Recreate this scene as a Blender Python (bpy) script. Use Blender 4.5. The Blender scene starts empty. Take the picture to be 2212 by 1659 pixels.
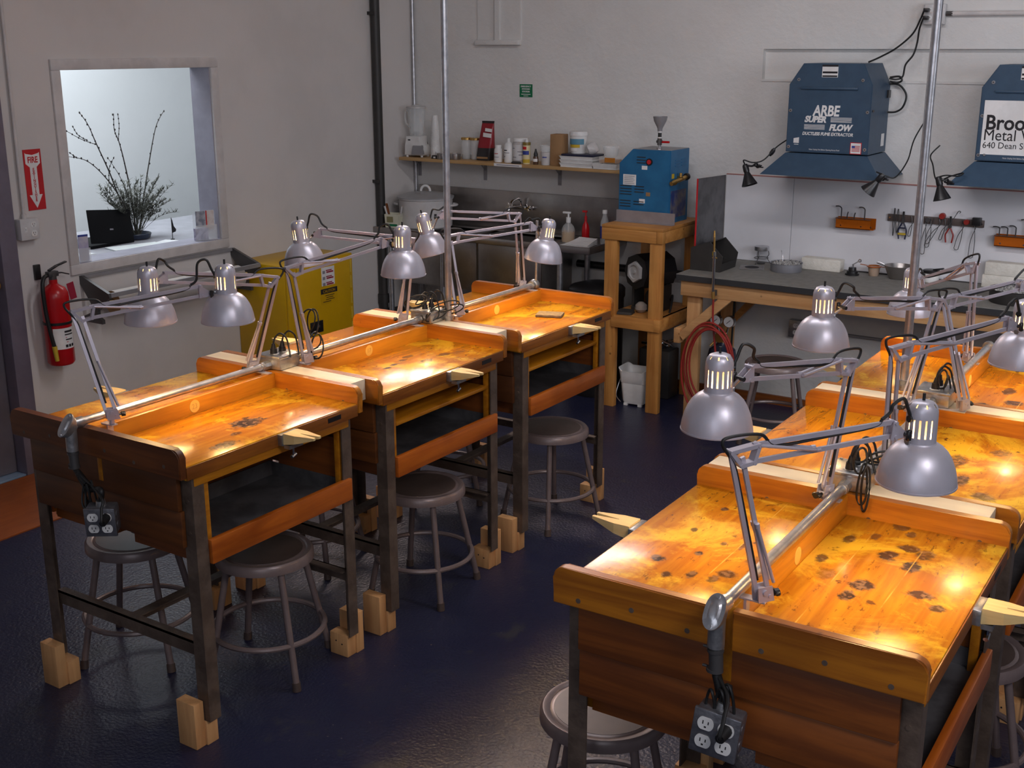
import bpy, bmesh, math, random
from mathutils import Vector, Matrix, Euler, Quaternion
PI = math.pi
random.seed(7)
S = bpy.context.scene
COL = S.collection

# ------------------------------------------------------------------ camera
cam = bpy.data.cameras.new('camera'); camo = bpy.data.objects.new('camera', cam); COL.objects.link(camo)
cam.sensor_fit = 'HORIZONTAL'; cam.sensor_width = 36.0
cam.lens = 2573.3 / 2212 * 36.0
camo.location = (4.3278, -2.1259, 2.0677)
camo.rotation_euler = (Matrix.Rotation(0.5819, 3, 'Z') @ Matrix.Rotation(PI/2 - 0.2765, 3, 'X') @ Matrix.Rotation(-0.0013, 3, 'Z')).to_euler()
cam.clip_start = 0.05; cam.clip_end = 60
S.camera = camo
# ------------------------------------------------------------------ world, lights, exposure
S.view_settings.view_transform = 'Standard'; S.view_settings.look = 'None'
S.view_settings.exposure = 0.0; S.view_settings.gamma = 1.0; S.view_settings.use_curve_mapping = False
w = bpy.data.worlds.new('world'); S.world = w; w.use_nodes = True
bg = w.node_tree.nodes['Background']; bg.inputs[0].default_value = (0.80, 0.83, 1.0, 1); bg.inputs[1].default_value = 0.115

def area(name, loc, target, sx, sy, power, col, spread=180):
    l = bpy.data.lights.new(name, 'AREA'); l.shape = 'RECTANGLE'; l.size = sx; l.size_y = sy; l.energy = power; l.color = col; l.spread = math.radians(spread)
    o = bpy.data.objects.new(name, l); COL.objects.link(o); o.location = loc
    d = Vector(target) - Vector(loc); o.rotation_euler = d.to_track_quat('-Z', 'Y').to_euler(); return o
area('ceiling_fluorescent_light', (2.7, 1.6, 3.38), (2.7, 2.3, 0), 2.4, 0.22, 36, (0.97, 0.95, 1.0))
area('skylight_over_room', (5.4, -1.0, 3.3), (3.0, 2.4, 0.8), 1.3, 1.1, 56, (0.98, 0.94, 1.0))
area('side_fill_light', (5.5, 1.9, 1.95), (2.3, 4.46, 0.95), 1.3, 1.1, 10, (0.86, 0.90, 1.0), 90)  # added fill that brightens the wall under the hoods, not a known window
area('front_fill_light', (4.4, -3.15, 2.2), (2.6, 4.4, 1.0), 2.2, 1.5, 18, (0.84, 0.88, 1.0))  # added cool fill from behind the camera to lift the lamp shades
area('high_rear_window', (0.05, 4.36, 3.02), (2.5, 0.5, 0.0), 1.9, 0.7, 17, (1.0, 0.80, 0.74), 75)
area('office_ceiling_light', (-1.75, 2.6, 2.76), (-1.9, 2.7, 0), 1.2, 1.6, 46, (0.87, 0.94, 1.0))

# ------------------------------------------------------------------ helpers
def V(*a): return Vector(a)
def frame_of(d):
    d = Vector(d).normalized(); a = Vector((0, 0, 1)) if abs(d.z) < 0.95 else Vector((1, 0, 0))
    u = d.cross(a).normalized(); return u, d.cross(u).normalized()
class MB:
    def __init__(s): s.bm = bmesh.new()
    def _mi(s, faces, mi):
        for f in faces: f.material_index = mi
    def hexa(s, c8, mi=0):
        v = [s.bm.verts.new(c) for c in c8]
        fs = [(0,3,2,1),(4,5,6,7),(0,1,5,4),(1,2,6,5),(2,3,7,6),(3,0,4,7)]
        out = [s.bm.faces.new([v[i] for i in f]) for f in fs]; s._mi(out, mi); return out
    def box(s, x0, x1, y0, y1, z0, z1, mi=0, bev=0, M=None):
        c = [(x0,y0,z0),(x1,y0,z0),(x1,y1,z0),(x0,y1,z0),(x0,y0,z1),(x1,y0,z1),(x1,y1,z1),(x0,y1,z1)]
        if M is not None: c = [M @ Vector(p) for p in c]
        fs = s.hexa(c, mi)
        if bev > 0:
            es = set(e for f in fs for e in f.edges)
            r = bmesh.ops.bevel(s.bm, geom=list(es), offset=bev, segments=2, profile=0.5, affect='EDGES'); s._mi(r['faces'], mi)
        return s
    def bar(s, p, q, w, h, up=(0,0,1), mi=0, bev=0):
        p, q = Vector(p), Vector(q); d = (q-p).normalized(); u = Vector(up); sd = d.cross(u)
        if sd.length < 1e-5: sd = d.cross(Vector((1,0,0)))
        sd.normalize(); u2 = sd.cross(d).normalized(); a = sd*w/2; b = u2*h/2
        fs = s.hexa([p-a-b, p+a-b, p+a+b, p-a+b, q-a-b, q+a-b, q+a+b, q-a+b], mi)
        if bev > 0:
            es = set(e for f in fs for e in f.edges)
            r = bmesh.ops.bevel(s.bm, geom=list(es), offset=bev, segments=1, affect='EDGES'); s._mi(r['faces'], mi)
        return s
    def ring(s, c, u, v, r, n, a0=0): return [s.bm.verts.new(c + u*(r*math.cos(a0+2*PI*k/n)) + v*(r*math.sin(a0+2*PI*k/n))) for k in range(n)]
    def bridge(s, A, B, mi=0, close=True):
        n = len(A)
        for k in range(n if close else n-1):
            f = s.bm.faces.new([A[k], A[(k+1)%n], B[(k+1)%n], B[k]]); f.material_index = mi
    def cyl(s, p, q, r0, r1=None, n=14, mi=0, caps=True):
        p, q = Vector(p), Vector(q); u, v = frame_of(q-p); r1 = r0 if r1 is None else r1
        A = s.ring(p, u, v, r0, n); B = s.ring(q, u, v, r1, n); s.bridge(A, B, mi)
        if caps:
            f = s.bm.faces.new(A[::-1]); f.material_index = mi; f = s.bm.faces.new(B); f.material_index = mi
        return s
    def tube(s, pts, r, n=7, mi=0, closed=False):
        pts = [Vector(p) for p in pts]; m = len(pts); rings = []; u = None
        for i, p in enumerate(pts):
            a = pts[(i-1) % m] if (closed or i > 0) else p; b = pts[(i+1) % m] if (closed or i < m-1) else p
            d = (b-a).normalized()
            if u is None: u, _ = frame_of(d)
            u = (u - d*u.dot(d)); u = u.normalized() if u.length > 1e-6 else frame_of(d)[0]
            rings.append(s.ring(p, u, d.cross(u), r, n))
        for i in range(m if closed else m-1): s.bridge(rings[i], rings[(i+1) % m], mi)
        if not closed:
            f = s.bm.faces.new(rings[0][::-1]); f.material_index = mi; f = s.bm.faces.new(rings[-1]); f.material_index = mi
        return s
    def lathe(s, prof, n=24, c=(0,0,0), ax=(0,0,1), mi=0, skip=None, a0=0.0, angs=None):
        ax = Vector(ax).normalized(); c = Vector(c)
        if abs(ax.z) > 0.9999: u, v = Vector((1,0,0)), Vector((0,1,0))
        else: u, v = frame_of(ax)
        angs = angs or [a0+2*PI*k/n for k in range(n)]; n = len(angs); prev = None
        for j, (r, z) in enumerate(prof):
            if r < 1e-6: cur = [s.bm.verts.new(c+ax*z)]
            else: cur = [s.bm.verts.new(c+ax*z+u*(r*math.cos(a))+v*(r*math.sin(a))) for a in angs]
            if prev is not None:
                for k in range(n):
                    if skip and skip(j-1, k): continue
                    k2 = (k+1) % n
                    q = [prev[0]] if len(prev) == 1 else [prev[k], prev[k2]]
                    q += [cur[0]] if len(cur) == 1 else [cur[k2], cur[k]]
                    if len(q) >= 3: f = s.bm.faces.new(q); f.material_index = mi
            prev = cur
        return s
    def prism(s, poly, h0, h1, fn, mi=0, bev=0):
        "poly of 2-d points extruded from h0 to h1; fn(a,b,h) gives the 3-d point"
        A = [s.bm.verts.new(fn(a, b, h0)) for a, b in poly]; B = [s.bm.verts.new(fn(a, b, h1)) for a, b in poly]
        fs = [s.bm.faces.new(A[::-1]), s.bm.faces.new(B)]
        for k in range(len(poly)): fs.append(s.bm.faces.new([A[k], A[(k+1) % len(poly)], B[(k+1) % len(poly)], B[k]]))
        s._mi(fs, mi)
        if bev > 0:
            es = list(set(list(fs[0].edges)+list(fs[1].edges)))
            r = bmesh.ops.bevel(s.bm, geom=es, offset=bev, segments=2, affect='EDGES'); s._mi(r['faces'], mi)
        return s
    def quad(s, *p, mi=0):
        f = s.bm.faces.new([s.bm.verts.new(q) for q in p]); f.material_index = mi; return s
    def ball(s, c, r, mi=0, n=12, sz=1.0):
        prof = [(0,-r*sz)]+[(r*math.sin(PI*k/8), -r*sz*math.cos(PI*k/8)) for k in range(1,8)]+[(0,r*sz)]
        return s.lathe(prof, n, c, mi=mi)
    def build(s, name, mats, parent=None, ang=38, **kw):
        bmesh.ops.recalc_face_normals(s.bm, faces=s.bm.faces[:]) if kw.get('recalc', True) else None
        me = bpy.data.meshes.new(name); s.bm.to_mesh(me); s.bm.free()
        for m in (mats if isinstance(mats, (list, tuple)) else [mats]): me.materials.append(m)
        me.polygons.foreach_set('use_smooth', [True]*len(me.polygons)); me.set_sharp_from_angle(angle=math.radians(ang))
        o = bpy.data.objects.new(name, me); COL.objects.link(o)
        if parent is not None: o.parent = parent
        return o
def tag(o, label, cat, group=None):
    o['label'] = label; o['category'] = cat
    if group: o['group'] = group
    return o
def thing(name, label, cat, loc=(0,0,0), rz=0.0, group=None):
    o = bpy.data.objects.new(name, None); COL.objects.link(o); o.empty_display_size = 0.05
    o.location = loc; o.rotation_euler = (0, 0, rz); return tag(o, label, cat, group)
def struct(o): o['kind'] = 'structure'; return o
def dup(root, loc, rz, label, group=None):
    r = root.copy(); COL.objects.link(r); r.location = loc; r.rotation_euler = (0, 0, rz); r['label'] = label
    if group: r['group'] = group
    for ch in list(root.children):
        c = ch.copy(); COL.objects.link(c); c.parent = r
        for g in ch.children:
            d = g.copy(); COL.objects.link(d); d.parent = c
    return r
def rrect(x0, x1, z0, z1, r, n=5, corners=(1,1,1,1)):
    "rounded rectangle outline, corners order: (x0z0, x1z0, x1z1, x0z1)"
    out = []
    for (cx, cz, a, on) in ((x0, z0, PI, corners[0]), (x1, z0, 1.5*PI, corners[1]), (x1, z1, 0, corners[2]), (x0, z1, 0.5*PI, corners[3])):
        if not on: out.append((cx, cz)); continue
        ox = cx + (r if cx == x0 else -r); oz = cz + (r if cz == z0 else -r)
        for k in range(n+1): t = a + PI/2*k/n; out.append((ox+r*math.cos(t), oz+r*math.sin(t)))
    return out
def spline(pts, n=8, closed=False):
    pts = [Vector(p) for p in pts]; m = len(pts); out = []
    for i in range(m if closed else m-1):
        g = (lambda k: pts[k % m]) if closed else (lambda k: pts[max(0, min(m-1, k))])
        p0, p1, p2, p3 = g(i-1), g(i), g(i+1), g(i+2)
        for k in range(n):
            t = k/n; out.append(0.5*((2*p1)+(p2-p0)*t+(2*p0-5*p1+4*p2-p3)*t*t+(3*p1-p0-3*p2+p3)*t**3))
    if not closed: out.append(pts[-1])
    return out
def text_obj(name, txt, size, M, mat, parent, shear=0.0, offset=0.0, align='LEFT', ext=0.0006, sx=1.0):
    cu = bpy.data.curves.new(name, 'FONT'); cu.body = txt; cu.size = size; cu.shear = shear; cu.offset = offset; cu.align_x = align; cu.extrude = ext; cu.resolution_u = 3
    t = bpy.data.objects.new(name, cu); COL.objects.link(t); bpy.context.view_layer.update()
    me = bpy.data.meshes.new_from_object(t.evaluated_get(bpy.context.evaluated_depsgraph_get()))
    bpy.data.objects.remove(t); me.transform(M @ Matrix.Diagonal((sx, 1, 1, 1))); me.materials.clear(); me.materials.append(mat)
    o = bpy.data.objects.new(name, me); COL.objects.link(o); o.parent = parent; return o
def face_M(origin, xdir, ydir):
    x, y = Vector(xdir).normalized(), Vector(ydir).normalized(); z = x.cross(y)
    return Matrix(((x.x,y.x,z.x,origin[0]),(x.y,y.y,z.y,origin[1]),(x.z,y.z,z.z,origin[2]),(0,0,0,1)))

# ------------------------------------------------------------------ materials
MATS = {}
class NT:
    def __init__(s, name):
        s.m = bpy.data.materials.new(name); s.m.use_nodes = True; s.t = s.m.node_tree; s.b = s.t.nodes['Principled BSDF']
    def n(s, typ, **kw):
        nd = s.t.nodes.new(typ)
        for k, v in kw.items():
            if k.startswith('i_'): nd.inputs[k[2:].replace('_', ' ')].default_value = v
            else: setattr(nd, k, v)
        return nd
    def l(s, a, b): s.t.links.new(a, b)
    def math(s, op, a, b=None, clamp=False):
        nd = s.n('ShaderNodeMath', operation=op, use_clamp=clamp)
        for i, q in enumerate((a, b)):
            if q is None: continue
            if isinstance(q, (int, float)): nd.inputs[i].default_value = q
            else: s.l(q, nd.inputs[i])
        return nd.outputs[0]
    def ramp(s, x, a, b):
        nd = s.n('ShaderNodeMapRange'); nd.interpolation_type = 'SMOOTHSTEP'; nd.inputs[1].default_value = a; nd.inputs[2].default_value = b; s.l(x, nd.inputs[0]); return nd.outputs[0]
    def mix(s, f, a, b):
        nd = s.n('ShaderNodeMix', data_type='RGBA')
        if isinstance(f, (int, float)): nd.inputs[0].default_value = f
        else: s.l(f, nd.inputs[0])
        for i, q in ((6, a), (7, b)):
            if isinstance(q, tuple): nd.inputs[i].default_value = (*q, 1)
            else: s.l(q, nd.inputs[i])
        return nd.outputs[2]
    def noise(s, vec, scale, detail=3, rough=0.5, dist=0.0):
        nd = s.n('ShaderNodeTexNoise'); nd.inputs['Scale'].default_value = scale; nd.inputs['Detail'].default_value = detail
        nd.inputs['Roughness'].default_value = rough; nd.inputs['Distortion'].default_value = dist
        if vec is not None: s.l(vec, nd.inputs['Vector'])
        return nd.outputs[0]
    def coords(s, scale=(1,1,1), rnd=True):
        tc = s.n('ShaderNodeTexCoord').outputs['Object']
        mp = s.n('ShaderNodeMapping'); mp.inputs['Scale'].default_value = scale; s.l(tc, mp.inputs['Vector'])
        if rnd:
            oi = s.n('ShaderNodeObjectInfo').outputs['Random']; k = s.math('MULTIPLY', oi, 37.0)
            cx = s.n('ShaderNodeCombineXYZ'); s.l(k, cx.inputs[0]); s.l(k, cx.inputs[1]); s.l(cx.outputs[0], mp.inputs['Location'])
        return mp.outputs[0]
    def bump(s, h, strength, dist=0.01):
        nd = s.n('ShaderNodeBump'); nd.inputs['Strength'].default_value = strength; nd.inputs['Distance'].default_value = dist; s.l(h, nd.inputs['Height']); s.l(nd.outputs[0], s.b.inputs['Normal'])
    def setp(s, **kw):
        for k, v in kw.items(): s.b.inputs[k.replace('_', ' ')].default_value = v
def pmat(name, c, rough=0.5, metal=0.0, c2=None, nscale=8.0, bump=0.0, bscale=40.0, coat=0.0, alpha=None, trans=0.0, spec=0.5, detail=4):
    t = NT(name); t.setp(Roughness=rough, Metallic=metal); t.b.inputs['Specular IOR Level'].default_value = spec
    co = t.coords()
    c2 = c2 or tuple(min(1, q*0.86) for q in c)
    t.l(t.mix(t.ramp(t.noise(co, nscale, detail, 0.6), 0.35, 0.65), c, c2), t.b.inputs['Base Color'])
    if bump: t.bump(t.noise(co, bscale, 3), bump)
    if coat: t.b.inputs['Coat Weight'].default_value = coat; t.b.inputs['Coat Roughness'].default_value = 0.12
    if alpha is not None: t.b.inputs['Alpha'].default_value = alpha
    if trans: t.b.inputs['Transmission Weight'].default_value = trans; t.b.inputs['IOR'].default_value = 1.45
    return t.m
def emat(name, c, e):
    t = NT(name); t.setp(Roughness=0.4); t.b.inputs['Base Color'].default_value = (*c, 1); t.b.inputs['Emission Color'].default_value = (*c, 1); t.b.inputs['Emission Strength'].default_value = e; return t.m
def wood(name, c1, c2, rough=0.35, scale=1.0, axis=1, coat=0.25, knots=0.0):
    t = NT(name); sc = [26*scale]*3; sc[axis] = 2.0*scale
    co = t.coords(tuple(sc)); g = t.noise(co, 1.0, 5, 0.62, 0.6); g2 = t.noise(t.coords((3, 3, 3)), 1.0, 3)
    col = t.mix(t.ramp(g, 0.3, 0.72), c1, c2); col = t.mix(t.math('MULTIPLY', t.ramp(g2, 0.45, 0.7), 0.5), col, tuple(q*0.62 for q in c2))
    if knots:
        vo = t.n('ShaderNodeTexVoronoi'); vo.inputs['Scale'].default_value = 9.0; t.l(t.coords((1,1,1)), vo.inputs['Vector'])
        col = t.mix(t.math('MULTIPLY', t.ramp(vo.outputs['Distance'], 0.09, 0.03), knots), col, tuple(q*0.3 for q in c2))
    t.l(col, t.b.inputs['Base Color']); t.setp(Roughness=rough); t.b.inputs['Coat Weight'].default_value = coat; t.b.inputs['Coat Roughness'].default_value = 0.2
    t.bump(g, 0.08, 0.004); return t.m
def bench_top(name, spots, density=0.5, planks=()):
    "varnished board, worn lighter patches, scorch marks; spots: (x, y, rx, ry, dark)"
    t = NT(name); co = t.coords((30, 2.2, 30)); raw = t.n('ShaderNodeTexCoord').outputs['Object']
    g = t.noise(co, 1.0, 5, 0.6, 0.5); iso = t.coords((1, 1, 1))
    col = t.mix(t.ramp(g, 0.28, 0.74), (0.57, 0.235, 0.009), (0.36, 0.115, 0.004))
    worn = t.ramp(t.noise(iso, 3.6, 7, 0.68, 0.5), 0.49, 0.62); col = t.mix(t.math('MULTIPLY', worn, 0.85), col, (0.80, 0.49, 0.030))
    st = t.coords((1.0, 0.55, 1.0))
    sm = t.ramp(t.noise(st, 13, 8, 0.78, 0.9), 0.555, 0.68); big = t.ramp(t.noise(iso, 2.6, 2, 0.5), 0.42, 0.62)
    dirt = t.math('MULTIPLY', t.math('MULTIPLY', sm, big), density); col = t.mix(dirt, col, (0.15, 0.040, 0.006))
    fr = t.math('MULTIPLY', t.ramp(t.noise(t.coords((1.0, 0.30, 1.0)), 80, 6, 0.78), 0.585, 0.66), 0.72); col = t.mix(fr, col, (0.10, 0.030, 0.006))
    vo = t.n('ShaderNodeTexVoronoi'); vo.inputs['Scale'].default_value = 17.0; t.l(t.coords((1.0, 0.6, 1.0)), vo.inputs['Vector'])
    gate = t.ramp(t.noise(iso, 4.0, 2), 0.50, 0.58); wob = t.noise(iso, 60, 3)
    fl = t.math('MULTIPLY', t.ramp(t.math('ADD', vo.outputs['Distance'], t.math('MULTIPLY', wob, 0.7)), 0.52, 0.40), gate)
    col = t.mix(t.math('MULTIPLY', fl, min(1.0, density*1.3)), col, (0.05, 0.018, 0.006))
    tot = None; wob2 = t.math('MULTIPLY', t.math('SUBTRACT', t.noise(iso, 30, 7, 0.75, 0.8), 0.5), 2.3)
    for (x, y, rx, ry, dk) in spots:
        mp = t.n('ShaderNodeMapping'); mp.vector_type = 'TEXTURE'; mp.inputs['Location'].default_value = (x, y, 0.92); mp.inputs['Scale'].default_value = (rx, ry, 1.0)
        t.l(raw, mp.inputs['Vector']); le = t.n('ShaderNodeVectorMath', operation='LENGTH'); t.l(mp.outputs[0], le.inputs[0])
        k = t.math('MULTIPLY', t.ramp(t.math('ADD', le.outputs['Value'], wob2), 1.30, 0.70), dk)
        tot = k if tot is None else t.math('MAXIMUM', tot, k)
    if tot is not None: col = t.mix(tot, col, t.mix(t.ramp(wob, 0.45, 0.62), (0.035, 0.018, 0.010), (0.17, 0.10, 0.06)))
    if planks:
        sx = t.n('ShaderNodeSeparateXYZ'); t.l(raw, sx.inputs[0])
        for px_ in planks:
            d = t.math('ABSOLUTE', t.math('SUBTRACT', sx.outputs[0], px_)); col = t.mix(t.math('MULTIPLY', t.ramp(d, 0.0020, 0.0010), t.math('MULTIPLY', t.ramp(t.noise(iso, 9, 4), 0.42, 0.65), 0.55)), col, (0.82, 0.52, 0.10))
    t.l(col, t.b.inputs['Base Color'])
    ro = t.n('ShaderNodeMapRange'); ro.inputs[3].default_value = 0.13; ro.inputs[4].default_value = 0.30; t.l(t.noise(iso, 5, 4), ro.inputs[0]); t.l(ro.outputs[0], t.b.inputs['Roughness'])
    t.b.inputs['Coat Weight'].default_value = 0.10; t.b.inputs['Coat Roughness'].default_value = 0.10; t.b.inputs['Specular IOR Level'].default_value = 0.36
    t.bump(t.math('ADD', g, t.math('MULTIPLY', t.noise(iso, 30, 3), 0.8)), 0.10, 0.006); return t.m

M_honey = wood('honey_varnished_wood', (0.56, 0.220, 0.011), (0.35, 0.110, 0.005), 0.36, coat=0.08)
M_honeyx = wood('honey_varnished_board', (0.48, 0.168, 0.010), (0.25, 0.070, 0.005), 0.38, axis=0, coat=0.08, knots=0.7)
M_edgeshade = wood('painted_shade_bench_edge', (0.33, 0.105, 0.012), (0.16, 0.045, 0.006), 0.4, coat=0.05)  # bench edge wood, colour darkened to stand for shade
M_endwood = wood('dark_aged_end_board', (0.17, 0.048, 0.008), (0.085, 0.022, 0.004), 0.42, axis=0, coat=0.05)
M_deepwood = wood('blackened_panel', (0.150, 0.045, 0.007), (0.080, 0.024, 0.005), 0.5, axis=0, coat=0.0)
M_darkwood = wood('dark_stained_panel', (0.26, 0.072, 0.010), (0.14, 0.036, 0.006), 0.48, axis=0, coat=0.1)
M_redwood = wood('red_brown_tray_wood', (0.52, 0.13, 0.012), (0.33, 0.068, 0.006), 0.34, coat=0.15)
M_pine = wood('raw_pine', (0.66, 0.38, 0.17), (0.50, 0.25, 0.095), 0.6, axis=0, coat=0.0, knots=0.8)
M_pinez = wood('raw_pine_post', (0.62, 0.35, 0.15), (0.46, 0.22, 0.08), 0.6, axis=2, coat=0.0, knots=0.8)
M_block = wood('pale_lumber', (0.72, 0.40, 0.17), (0.56, 0.28, 0.11), 0.65, axis=2, coat=0.0, knots=0.6)
M_filler = wood('pale_filler_board', (0.86, 0.74, 0.54), (0.80, 0.66, 0.45), 0.5, axis=0, coat=0.05)
M_pin = wood('pale_maple', (0.80, 0.60, 0.28), (0.68, 0.46, 0.19), 0.55, axis=0, coat=0.0)
M_standw = wood('amber_fir', (0.62, 0.29, 0.075), (0.44, 0.17, 0.035), 0.5, axis=0, coat=0.1, knots=0.8)
M_standz = wood('amber_fir_post', (0.60, 0.28, 0.07), (0.42, 0.16, 0.032), 0.5, axis=2, coat=0.1, knots=0.8)
M_shelfw = wood('pine_shelf_board', (0.58, 0.36, 0.16), (0.45, 0.26, 0.10), 0.55, axis=0, coat=0.0)
M_iron = pmat('brown_angle_iron', (0.150, 0.108, 0.082), 0.5, 0.25, (0.095, 0.066, 0.050), 14, 0.15, 60)
M_sheet = pmat('dull_dark_sheet_metal', (0.15, 0.145, 0.15), 0.5, 0.4, (0.085, 0.082, 0.085), 9)
M_steel = pmat('galvanised_steel', (0.62, 0.62, 0.64), 0.32, 0.9, (0.48, 0.48, 0.50), 30, 0.05, 60)
M_cast = pmat('cast_metal_box', (0.50, 0.50, 0.50), 0.33, 0.85, (0.36, 0.36, 0.36), 25, 0.2, 50)
M_castd = pmat('dark_cast_box', (0.24, 0.24, 0.26), 0.35, 0.7, (0.16, 0.16, 0.18), 25, 0.2, 50)
M_stainless = pmat('brushed_stainless', (0.40, 0.37, 0.35), 0.30, 0.9, (0.30, 0.275, 0.26), 5)
M_lampsil = pmat('silver_lamp_paint', (0.56, 0.54, 0.60), 0.38, 0.45, (0.53, 0.51, 0.57), 20)
M_armsil = pmat('silver_arm_paint', (0.50, 0.47, 0.53), 0.38, 0.4, (0.46, 0.43, 0.49), 20)
M_enamel = pmat('white_inner_enamel', (0.86, 0.80, 0.72), 0.45)
M_bulb = emat('lit_bulb_glass', (1.0, 0.66, 0.29), 150.0)
M_black = pmat('black_plastic', (0.014, 0.013, 0.014), 0.35)
M_rubber = pmat('black_rubber_cord', (0.010, 0.010, 0.010), 0.5)
M_charcoal = pmat('charcoal_plastic', (0.035, 0.032, 0.030), 0.5)
M_stool = pmat('taupe_stool_enamel', (0.215, 0.160, 0.152), 0.32, 0.15, (0.18, 0.134, 0.128), 12)
M_seat = pmat('brown_stool_seat', (0.105, 0.074, 0.062), 0.34, 0.05, (0.080, 0.056, 0.048), 10)
M_white = pmat('white_plastic', (0.80, 0.79, 0.77), 0.4)
M_offwhite = pmat('off_white_enamel', (0.66, 0.64, 0.63), 0.3)
M_label = pmat('white_paper', (0.82, 0.80, 0.78), 0.7)
M_grey = pmat('grey_paint', (0.30, 0.29, 0.30), 0.45, 0.2)
M_dgrey = pmat('dark_grey_steel', (0.10, 0.095, 0.095), 0.4, 0.5)
M_navy = pmat('blue_grey_powder_coat', (0.038, 0.075, 0.125), 0.45, 0.0, (0.033, 0.066, 0.112), 18)
M_blue = pmat('bright_blue_paint', (0.022, 0.150, 0.31), 0.4, 0.0, (0.016, 0.115, 0.25), 6)
M_red = pmat('red_enamel', (0.50, 0.006, 0.010), 0.28)
M_redm = pmat('red_print', (0.56, 0.012, 0.018), 0.6)
M_yellow = pmat('safety_yellow_paint', (0.62, 0.36, 0.0), 0.42, 0.0, (0.58, 0.33, 0.0), 4)
M_green = pmat('green_print', (0.0, 0.17, 0.065), 0.6)
M_brass = pmat('brass', (0.62, 0.38, 0.12), 0.3, 0.9)
M_chrome = pmat('chrome', (0.72, 0.72, 0.72), 0.12, 1.0)
M_glass = pmat('clear_glass', (0.92, 0.94, 0.93), 0.05, 0.0, (0.9, 0.92, 0.92), 4, alpha=0.28)
M_cloudy = pmat('cloudy_plastic', (0.78, 0.75, 0.74), 0.3, alpha=0.62)
M_amber = pmat('amber_liquid_soap', (0.62, 0.33, 0.03), 0.15, alpha=0.85)
M_cardb = pmat('brown_cardboard', (0.34, 0.19, 0.085), 0.8)
M_redhose = pmat('red_hose_rubber', (0.30, 0.022, 0.016), 0.4)
M_stone = pmat('grey_slate_pad', (0.20, 0.155, 0.10), 0.8, 0, (0.13, 0.10, 0.07), 60)
M_brick = pmat('cream_fire_brick', (0.78, 0.74, 0.66), 0.9, 0, (0.70, 0.66, 0.58), 20, 0.3, 80)
M_pumice = pmat('pumice_chips', (0.55, 0.53, 0.50), 0.9, 0, (0.22, 0.21, 0.20), 60, 0.8, 90)
M_slab = pmat('grey_cement_board', (0.24, 0.225, 0.20), 0.75, 0, (0.20, 0.19, 0.17), 25, 0.1, 60)
M_slabedge = pmat('dark_board_edge', (0.030, 0.030, 0.032), 0.6)
M_orange = pmat('orange_acrylic', (0.52, 0.12, 0.008), 0.2, alpha=0.88)
M_branch = pmat('dark_twig_bark', (0.045, 0.040, 0.036), 0.8)
M_leafg = pmat('grey_green_dried_sprigs', (0.10, 0.105, 0.085), 0.8)
M_tag = pmat('crimson_paper_tag', (0.33, 0.01, 0.035), 0.6)
M_ink = pmat('black_ink', (0.015, 0.012, 0.015), 0.7)
M_print = pmat('grey_print_ink', (0.28, 0.27, 0.30), 0.7)
M_bluep = pmat('blue_print', (0.03, 0.05, 0.28), 0.6)
M_teal = pmat('teal_print', (0.10, 0.26, 0.36), 0.6)
M_yp = pmat('yellow_print', (0.62, 0.42, 0.03), 0.6)
M_sticker = pmat('pale_yellow_number_disc', (0.82, 0.50, 0.10), 0.55)
M_num = pmat('worn_number_ink', (0.60, 0.33, 0.07), 0.6)
M_paper = pmat('office_paper', (0.88, 0.90, 0.92), 0.7)
M_bluebag = pmat('navy_plastic', (0.012, 0.014, 0.045), 0.4)

# ------------------------------------------------------------------ setting
XW, YB = -0.80, 4.46
def floor_mat():
    t = NT('navy_painted_concrete'); co = t.coords((1,1,1), False)
    big = t.ramp(t.noise(co, 1.3, 4, 0.6), 0.35, 0.65)
    col = t.mix(big, (0.012, 0.014, 0.044), (0.019, 0.021, 0.050))
    col = t.mix(t.ramp(t.noise(co, 5.5, 6, 0.7, 0.4), 0.56, 0.72), col, (0.034, 0.034, 0.046))
    sp = t.ramp(t.noise(co, 70, 2, 0.5), 0.735, 0.76); col = t.mix(t.math('MULTIPLY', sp, 0.7), col, (0.30, 0.25, 0.22))
    t.l(col, t.b.inputs['Base Color'])
    ro = t.n('ShaderNodeMapRange'); t.b.inputs['Specular IOR Level'].default_value = 0.6; ro.inputs[3].default_value = 0.30; ro.inputs[4].default_value = 0.40; t.l(t.noise(co, 3, 4), ro.inputs[0]); t.l(ro.outputs[0], t.b.inputs['Roughness'])
    t.bump(t.math('ADD', t.noise(co, 90, 2, 0.4), t.math('MULTIPLY', t.noise(co, 24, 3), 0.8)), 0.32, 0.006); return t.m
def wall_mat(name, c, bumpy, sc=1.0):
    t = NT(name); co = t.coords((1,1,1), False)
    col = t.mix(t.ramp(t.noise(co, 1.6, 5, 0.6), 0.38, 0.64), c, tuple(q*0.93 for q in c))
    if bumpy: col = t.mix(t.math('MULTIPLY', t.ramp(t.noise(co, 26, 6, 0.72), 0.66, 0.74), 0.45), col, tuple(q*0.55 for q in c))
    t.l(col, t.b.inputs['Base Color']); t.setp(Roughness=0.75)
    t.bump(t.math('ADD', t.noise(co, 3.2*sc, 6, 0.62), t.math('MULTIPLY', t.noise(co, 30*sc, 4, 0.6), 0.35)), 0.32 if bumpy else 0.05, 0.03); return t.m
M_wallb = wall_mat('rough_white_plaster', (0.74, 0.725, 0.70), True)
M_walll = wall_mat('smooth_white_drywall', (0.66, 0.625, 0.60), False)
M_trim = pmat('white_trim_paint', (0.66, 0.62, 0.60), 0.5)
M_office = pmat('office_white_paint', (0.80, 0.82, 0.83), 0.8, 0.0, (0.79, 0.81, 0.82))
M_doorp = pmat('grey_mauve_door_paint', (0.135, 0.125, 0.15), 0.5)
M_jamb = pmat('mauve_jamb_paint', (0.17, 0.145, 0.185), 0.5)

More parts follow.
